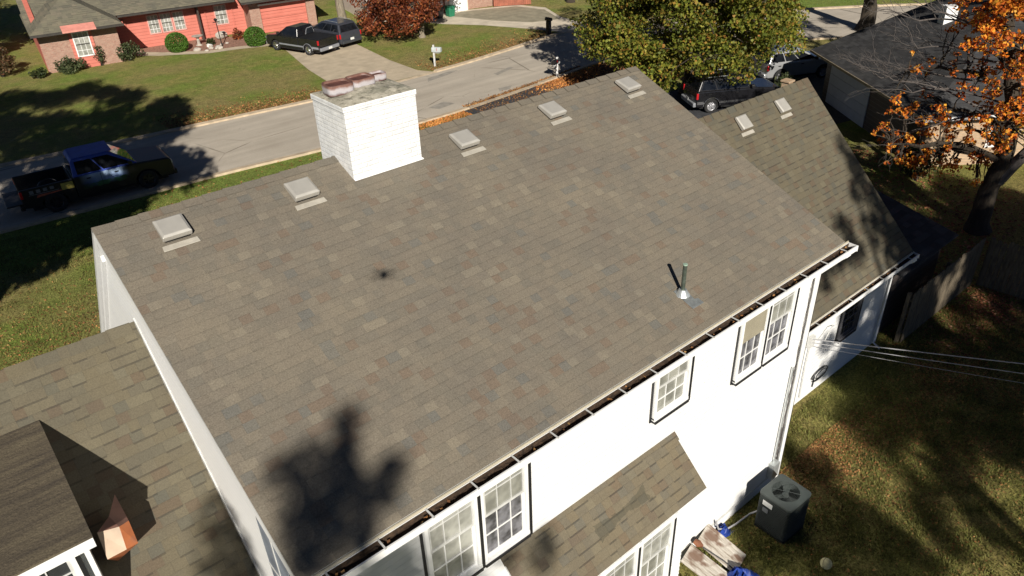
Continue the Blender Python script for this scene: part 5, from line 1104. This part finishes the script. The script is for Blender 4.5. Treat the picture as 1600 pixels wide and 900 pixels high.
Y3 = [(9.4, -6.1, .5), (9.8, -6.15, .4), (9.3, -5.8, .5), (9.3, -5.5, .4), (10.0, -6.1, .5), (11.7, -5.0, 0.0), (11.4, -5.4, 0.0), (11.1, -5.9, 0.0), (10.8, -6.3, -0.0), (11.1, -6.4, -0.0), (10.7, -6.8, 0.0), (10.2, -6.7, 0.0), (10.1, -6.3, 0.0), (9.6, -6.2, 0.0), (9.0, -6.1, 0.0), (8.6, -5.9, 0.0), (9.2, -6.6, 0.0), (9.6, -7.0, 0.0), (10.1, -7.5, 0.0), (10.4, -7.8, 0.0), (10.7, -7.3, 0.0), (11.1, -7.6, 0.0), (11.1, -8.0, 0.0), (11.3, -6.7, 0.0), (11.2, -7.1, 0.0), (9.1, -5.6, 0.0), (11.9, -5.4, 0.0)]
F1 = [(22.9, -1.5, 1.0), (22.9, -2.2, 1.0), (23.3, -2.8, 1.0), (23.3, -3.4, 1.0), (20.8, -3.2, 1.0), (20.8, -2.6, 1.0), (22.5, -5.3, 1.0), (22.0, -5.8, 1.0), (20.7, -5.6, 1.0), (21.6, -4.9, 1.0), (24.4, -4.8, 1.0), (18.3, -4.2, 1.0), (17.4, -4.3, 1.0), (16.4, -4.6, 1.0), (19.9, -6.6, 1.0), (22.9, -4.6, 1.0)]
L1 = [(3.9, 41.7, 0.0), (5.3, 42.0, 0.0), (6.4, 40.8, 0.0), (7.9, 41.0, -0.0), (8.9, 39.1, 0.0), (9.8, 37.2, 0.0), (10.5, 34.8, -0.0), (10.7, 32.2, 0.0), (3.1, 37.6, 0.0), (4.2, 36.6, 0.0), (5.6, 35.8, -0.0), (7.1, 35.1, 0.0), (8.1, 34.0, -0.0), (8.8, 31.8, 0.0), (9.2, 30.0, 0.0), (2.5, 34.1, 0.0), (3.3, 32.6, 0.0), (4.6, 32.7, 0.0), (5.8, 31.4, 0.0), (6.9, 31.0, 0.0), (7.4, 28.5, -0.0), (6.4, 28.3, -0.0), (5.1, 29.0, 0.0), (3.6, 29.9, -0.0), (2.0, 29.8, -0.0), (7.2, 25.8, -0.0), (8.0, 24.9, 0.0), (8.3, 26.4, 0.0), (2.3, 27.4, -0.0), (3.6, 26.1, 0.0), (5.1, 25.7, 0.0), (5.9, 22.9, 0.0), (7.6, 23.7, -0.0), (1.3, 22.9, 0.0), (0.5, 23.7, 0.0), (0.1, 21.1, 0.0), (0.9, 21.0, 0.0), (1.7, 20.3, 0.0), (2.6, 20.1, 0.0), (3.2, 20.7, 0.0), (4.2, 20.9, 0.0), (-0.3, 19.4, 0.0), (0.6, 19.2, 0.0), (8.8, 24.8, 0.0), (8.1, 23.5, 0.0), (2.8, 23.1, 0.0), (4.2, 22.6, 0.0)]
GP = 'tall trees standing behind the viewer'
def shade_tree(label, t, sets, rads, leafm, seed, dens=110, size=.22, tr0=.28, dx=0):
    cl = []; rr = random.Random(seed)
    for S_, r in zip(sets, rads):
        for s_ in S_:
            c = Vector(sh(s_, t+rr.uniform(-1, 1))); cl.append((tuple(c), r*rr.uniform(.8, 1.2)))
    cx = sum(c[0][0] for c in cl)/len(cl)+dx; cy = sum(c[0][1] for c in cl)/len(cl); top_ = max(c[0][2] for c in cl); zt = min(c[0][2] for c in cl)
    return tree('tall_tree', label, (cx, cy, 0), [(0, 0, 0), (.15, .1, zt*.5), (-.1, 0, zt), (0, 0, top_-.5)], tr0, .05, cl, dens, size, leafm, M['bark'], seed, GP, nlimb=6)
shade_tree('tall pointed tree behind the viewer whose tip shades the lower main roof', 30, [S_ROOF, S_WALL, S_LOW], [.235, .50, .24], M['leaf_shade'], 31, 900, .13)
shade_tree('slender tree behind the viewer shading the foot of the gable', 26, [S_GAB], [.42], M['leaf_shade'], 32, 700, .16)
shade_tree('spreading tree behind the viewer shading the right wing roof', 30, [S_WING, S_WW], [.50, .42], M['leaf_shade'], 33, 640, .18)
shade_tree('broad tree behind the viewer shading the back yard beside the wing', 30, [Y1, Y1], [.70, .62], M['leaf_shade'], 34, 300, .24)
shade_tree('loose tree behind the viewer streaking the right of the back yard', 34, [Y2, Y2], [.42, .4], M['leaf_shade'], 37, 320, .22)
shade_tree('tree behind the viewer shading the ground by the air conditioner', 27, [Y3, Y3], [.44, .40], M['leaf_shade'], 35, 340, .22)
shade_tree('far tree behind the viewer shading the wood fence', 34, [S_FENCE, F1, S_FENCE], [1.1, .8, 1.0], M['leaf_shade'], 36, 210, .3)
S_BEND = [(47, 16.7, 0), (48.4, 15.2, 0), (46.2, 12.6, 0), (50, 17.5, 0), (45, 14, 0), (49.5, 19.5, 0), (44, 17, 0), (52, 15, 0), (46, 19, 0), (43.5, 13.5, 0), (47, 11, 0), (42, 16, 0), (51, 19, 0), (44, 10.5, 0), (48, 21.5, 0), (41, 14, 0), (53, 18, 0)]
shade_tree('tall tree behind the dark roofed house shading the street bend', 28, [S_BEND, S_BEND], [.9, .8], M['leaf_shade'], 38, 130, .3)
# oak west of the house: shades the street, the parked truck and the opposite lawn
rr = random.Random(40); ok = []
for x_, y_, z_ in L1:
    t_ = ((x_+7.2)*.472+(y_-6.0)*.882)/.867
    for k in range(3): ok.append((sh((x_-.25+rr.uniform(-.6, .3), y_+rr.uniform(-1, 1), 0), t_+rr.uniform(-3, 2)), rr.uniform(.8, 1.3)*(.55 if x_ > 7.8 and y_ < 28 else 1)))
tree('tall_tree', 'tall oak west of the house shading the parked truck and opposite lawn', (-7.2, 6.0, 0), [(0, 0, 0), (.1, .1, 5), (.2, 0, 11), (.2, .2, 20)], .42, .1, ok, 260, .30, M['leaf_shade'], M['bark'], 41, GP, nlimb=12)
ok = [(sh((x_, y_, 0), 27+rr.uniform(-4, 4)), rr.uniform(1.2, 1.8)) for x_, y_ in [(3, 50), (4.5, 53), (5, 57), (4, 60), (6.5, 62), (7, 66), (6, 70), (8.5, 74), (9, 80), (7.5, 78), (3, 64), (2, 56), (1, 60), (5, 75)]]
tree('tall_tree', 'tall tree far west shading the bushes left of the salmon house', (-7.0, 38.5, 0), [(0, 0, 0), (.1, .1, 5), (.2, 0, 11), (.2, .2, 17)], .36, .1, ok, 90, .4, M['leaf_shade'], M['bark'], 45, GP, nlimb=10)
ok = blob((-14.5, 12.5, 15.0), (5.0, 5.0, 7.0), 110, .8, 1.3, 42, -1, .35)
tree('tall_tree', 'second tall oak farther west shading the left end of the street', (-14.5, 12.5, 0), [(0, 0, 0), (.1, .1, 5), (.2, 0, 11), (.2, .2, 20)], .42, .1, ok, 80, .36, M['leaf_shade'], M['bark'], 43, GP, nlimb=12)
# trees whose crowns rise above the photo's top edge near the street bend
# ---------------------------------------------------------------- fallen leaves
def scatter(name, n, fn, size, mat, seed, label):
    g_ = random.Random(seed); pts = []
    while len(pts) < n:
        p = fn(g_)
        if p: pts.append((p[0], p[1], .02+g_.random()*.015))
    o = leaves(name, pts, size, mat, None, True, seed, .0); return tag(o, label, 'leaves', kind='stuff')
def hid(x, y): return -9.5 < x < 17.5 and -4.9 < y < 5
def on_road(x, y):
    a, c = D(FS, x), D(NS, x); return a is not None and c is not None and c-.1 < y < a+.1
scatter('fallen_leaves', 16000, lambda g_: (lambda x, y: (x, y) if not hid(x, y) and not on_road(x, y) and g_.random() < (.25 if y > 15 else 1) else None)(g_.uniform(-6, 8)+g_.gauss(0, 1), g_.uniform(5, 20)), .06, M['leaf_fallen'], 1, 'brown fallen leaves scattered on the grass left of the house')
scatter('fallen_leaves', 7000, lambda g_: (lambda x, y: (x, y) if not hid(x, y) and g_.random() < .25+.75*(math.sin(x*1.7+y)*math.sin(y*2.3-x*.6) > .1) else None)(g_.uniform(8, 30), g_.uniform(-13, -4.0)), .05, M['leaf_fallen'], 2, 'brown fallen leaves scattered over the back yard grass')
scatter('fallen_leaves', 2600, lambda g_: (g_.gauss(21.4, 1.7), g_.gauss(-5.3, .5)), .075, M['leaf_fallen_red'], 3, 'reddish fallen leaves heaped in front of the wood fence')
scatter('fallen_leaves', 6500, lambda g_: (lambda x, y: (x, y) if not hid(x, y) and g_.random() < .35+.65*(math.sin(x*1.1+y*1.9)*math.sin(y*1.3-x*.9) > 0) else None)(g_.gauss(16.5, 2.6), g_.gauss(-6.2, 1.3)), .05, M['leaf_fallen'], 14, 'brown leaf litter drifting over the middle of the back yard')
scatter('fallen_leaves', 3500, lambda g_: (lambda x, y: (x, y) if not hid(x, y) else None)(g_.gauss(12.3, .9), g_.gauss(-4.9, .7)), .045, M['leaf_fallen'], 15, 'small brown leaves on the grass at the foot of the wing wall')
scatter('fallen_leaves', 7000, lambda g_: (lambda x, y: (x, y) if not hid(x, y) and y > -4.3 else None)(g_.uniform(18, 31), g_.uniform(-4, 4)), .10, M['leaf_fallen_red'], 4, 'fallen leaves around the foot of the orange maple')
scatter('fallen_leaves', 2600, lambda g_: (lambda x: (x, D(NS, x)-.3-abs(g_.gauss(0, .8))))(g_.uniform(17.0, 21.6)), .10, M['leaf_fallen_orange'], 5, 'orange leaf drift on the verge left of the dark driveway')
scatter('fallen_leaves', 3400, lambda g_: (lambda x: (x, D(NS, x)-.3-abs(g_.gauss(0, 1.0))))(g_.gauss(30.0, 1.4)), .11, M['leaf_fallen_orange'], 6, 'orange leaf drift around the white mailbox post')
scatter('fallen_leaves', 2200, lambda g_: (lambda x: (x, D(NS, x)+.05+abs(g_.gauss(0, .16))))(g_.uniform(22, 32)), .09, M['leaf_fallen'], 7, 'brown leaves washed along the near kerb')
scatter('fallen_leaves', 1500, lambda g_: (g_.uniform(21.8, 28), g_.uniform(19.6, 21.3)), .07, M['leaf_fallen'], 8, 'small leaves speckling the dark driveway')
scatter('fallen_leaves', 4200, lambda g_: (lambda x: (x, D(FS, x)+.35+abs(g_.gauss(0, 1.2))))(g_.uniform(9, 18)), .09, M['leaf_fallen'], 9, 'brown leaves along the far kerb of the opposite lawn')
scatter('fallen_leaves', 3000, lambda g_: (lambda x: (x, D(FS, x)+.35+abs(g_.gauss(0, 1.3))))(g_.uniform(25, 37)), .09, M['leaf_fallen'], 10, 'brown leaves along the far kerb below the rust oak')
scatter('fallen_leaves', 1100, lambda g_: (lambda x: (x, D(NS, x)-.3-g_.random()*4))(g_.uniform(5, 18)), .08, M['leaf_fallen'], 11, 'few pale leaves on the green verge by the street')
scatter('fallen_leaves', 5000, lambda g_: (g_.uniform(28, 38), g_.uniform(16.5, 21.8)), .10, M['leaf_fallen_red'], 12, 'dark red leaf cover under the green tree')

# grass blades that stand up from the lawn near the house
M['blade'] = m_leaf('grass_blades', [(0, (.10, .085, .03)), (.3, (.14, .14, .035)), (.6, (.17, .19, .045)), (1, (.26, .24, .08))], .8, .2)
def blades(n, x0, x1, y0, y1, h, seed, label):
    g_ = np.random.default_rng(seed); x = g_.uniform(x0, x1, n); y = g_.uniform(y0, y1, n)
    k = np.sin(x*3.1+np.sin(y*2.3)*2)*np.sin(y*3.7+np.sin(x*1.9)*2)+g_.normal(size=n)*.6 > 0
    k &= ~((x > -9.5) & (x < 17.6) & (y > -3.95) & (y < 5.0)) & ~((x < 10.95) & (y > -5.0) & (y < 5.0)); x, y = x[k], y[k]; m = len(x)
    a = g_.uniform(0, 6.283, m); w_ = h*.16; hh = h*g_.uniform(.5, 1.2, m); lx, ly = g_.normal(size=m)*h*.35, g_.normal(size=m)*h*.35
    v = np.stack([np.stack([x-np.cos(a)*w_, y-np.sin(a)*w_, np.zeros(m)], 1), np.stack([x+np.cos(a)*w_, y+np.sin(a)*w_, np.zeros(m)], 1), np.stack([x+lx, y+ly, hh], 1)], 1).reshape(-1, 3)
    me = bpy.data.meshes.new('grass'); me.vertices.add(3*m); me.vertices.foreach_set('co', v.ravel()); me.loops.add(3*m); me.loops.foreach_set('vertex_index', np.arange(3*m)); me.polygons.add(m); me.polygons.foreach_set('loop_start', np.arange(0, 3*m, 3)); me.materials.append(M['blade']); me.update(calc_edges=True); me.validate()
    o = bpy.data.objects.new('grass', me); COL.objects.link(o); tag(o, label, 'grass', kind='stuff')
blades(170000, 7.0, 21, -11, -4.0, .075, 3, 'short autumn grass of the back yard')
blades(60000, -3, 8, 5.1, 21.6, .08, 4, 'short grass left of the white house')

# the drone whose small shadow lies on the roof: it hovers just behind and above the lens
dr = empty('drone', 'small grey quadcopter hovering off the rear corner whose shadow dots the main roof', 'drone', tuple(CAM-fwd*.16+Vector((0, 0, .03))), -yaw)
b = MB(); b.box((-.045, -.09, -.03), (.045, .07, .03)); b.build('body', M['galv'], dr, bevel=.015)
for sx in (-1, 1):
    for sy in (-1, 1):
        if sy > 0: tip = (sx*.13, .055, .02)
        else: tip = (sx*.13, -.13, .02)
        b = MB(); b.tube([(sx*.03, sy*.04-.02, 0), tip], .010, 6); b.tube([(tip[0], tip[1], .0), (tip[0], tip[1], .035)], .014, 8); a_ = b.build('arm', M['galv'], dr)
        b = MB(); b.box((tip[0]-.09, tip[1]-.008, .037), (tip[0]+.09, tip[1]+.008, .040)); b.build('propeller', M['black'], a_)
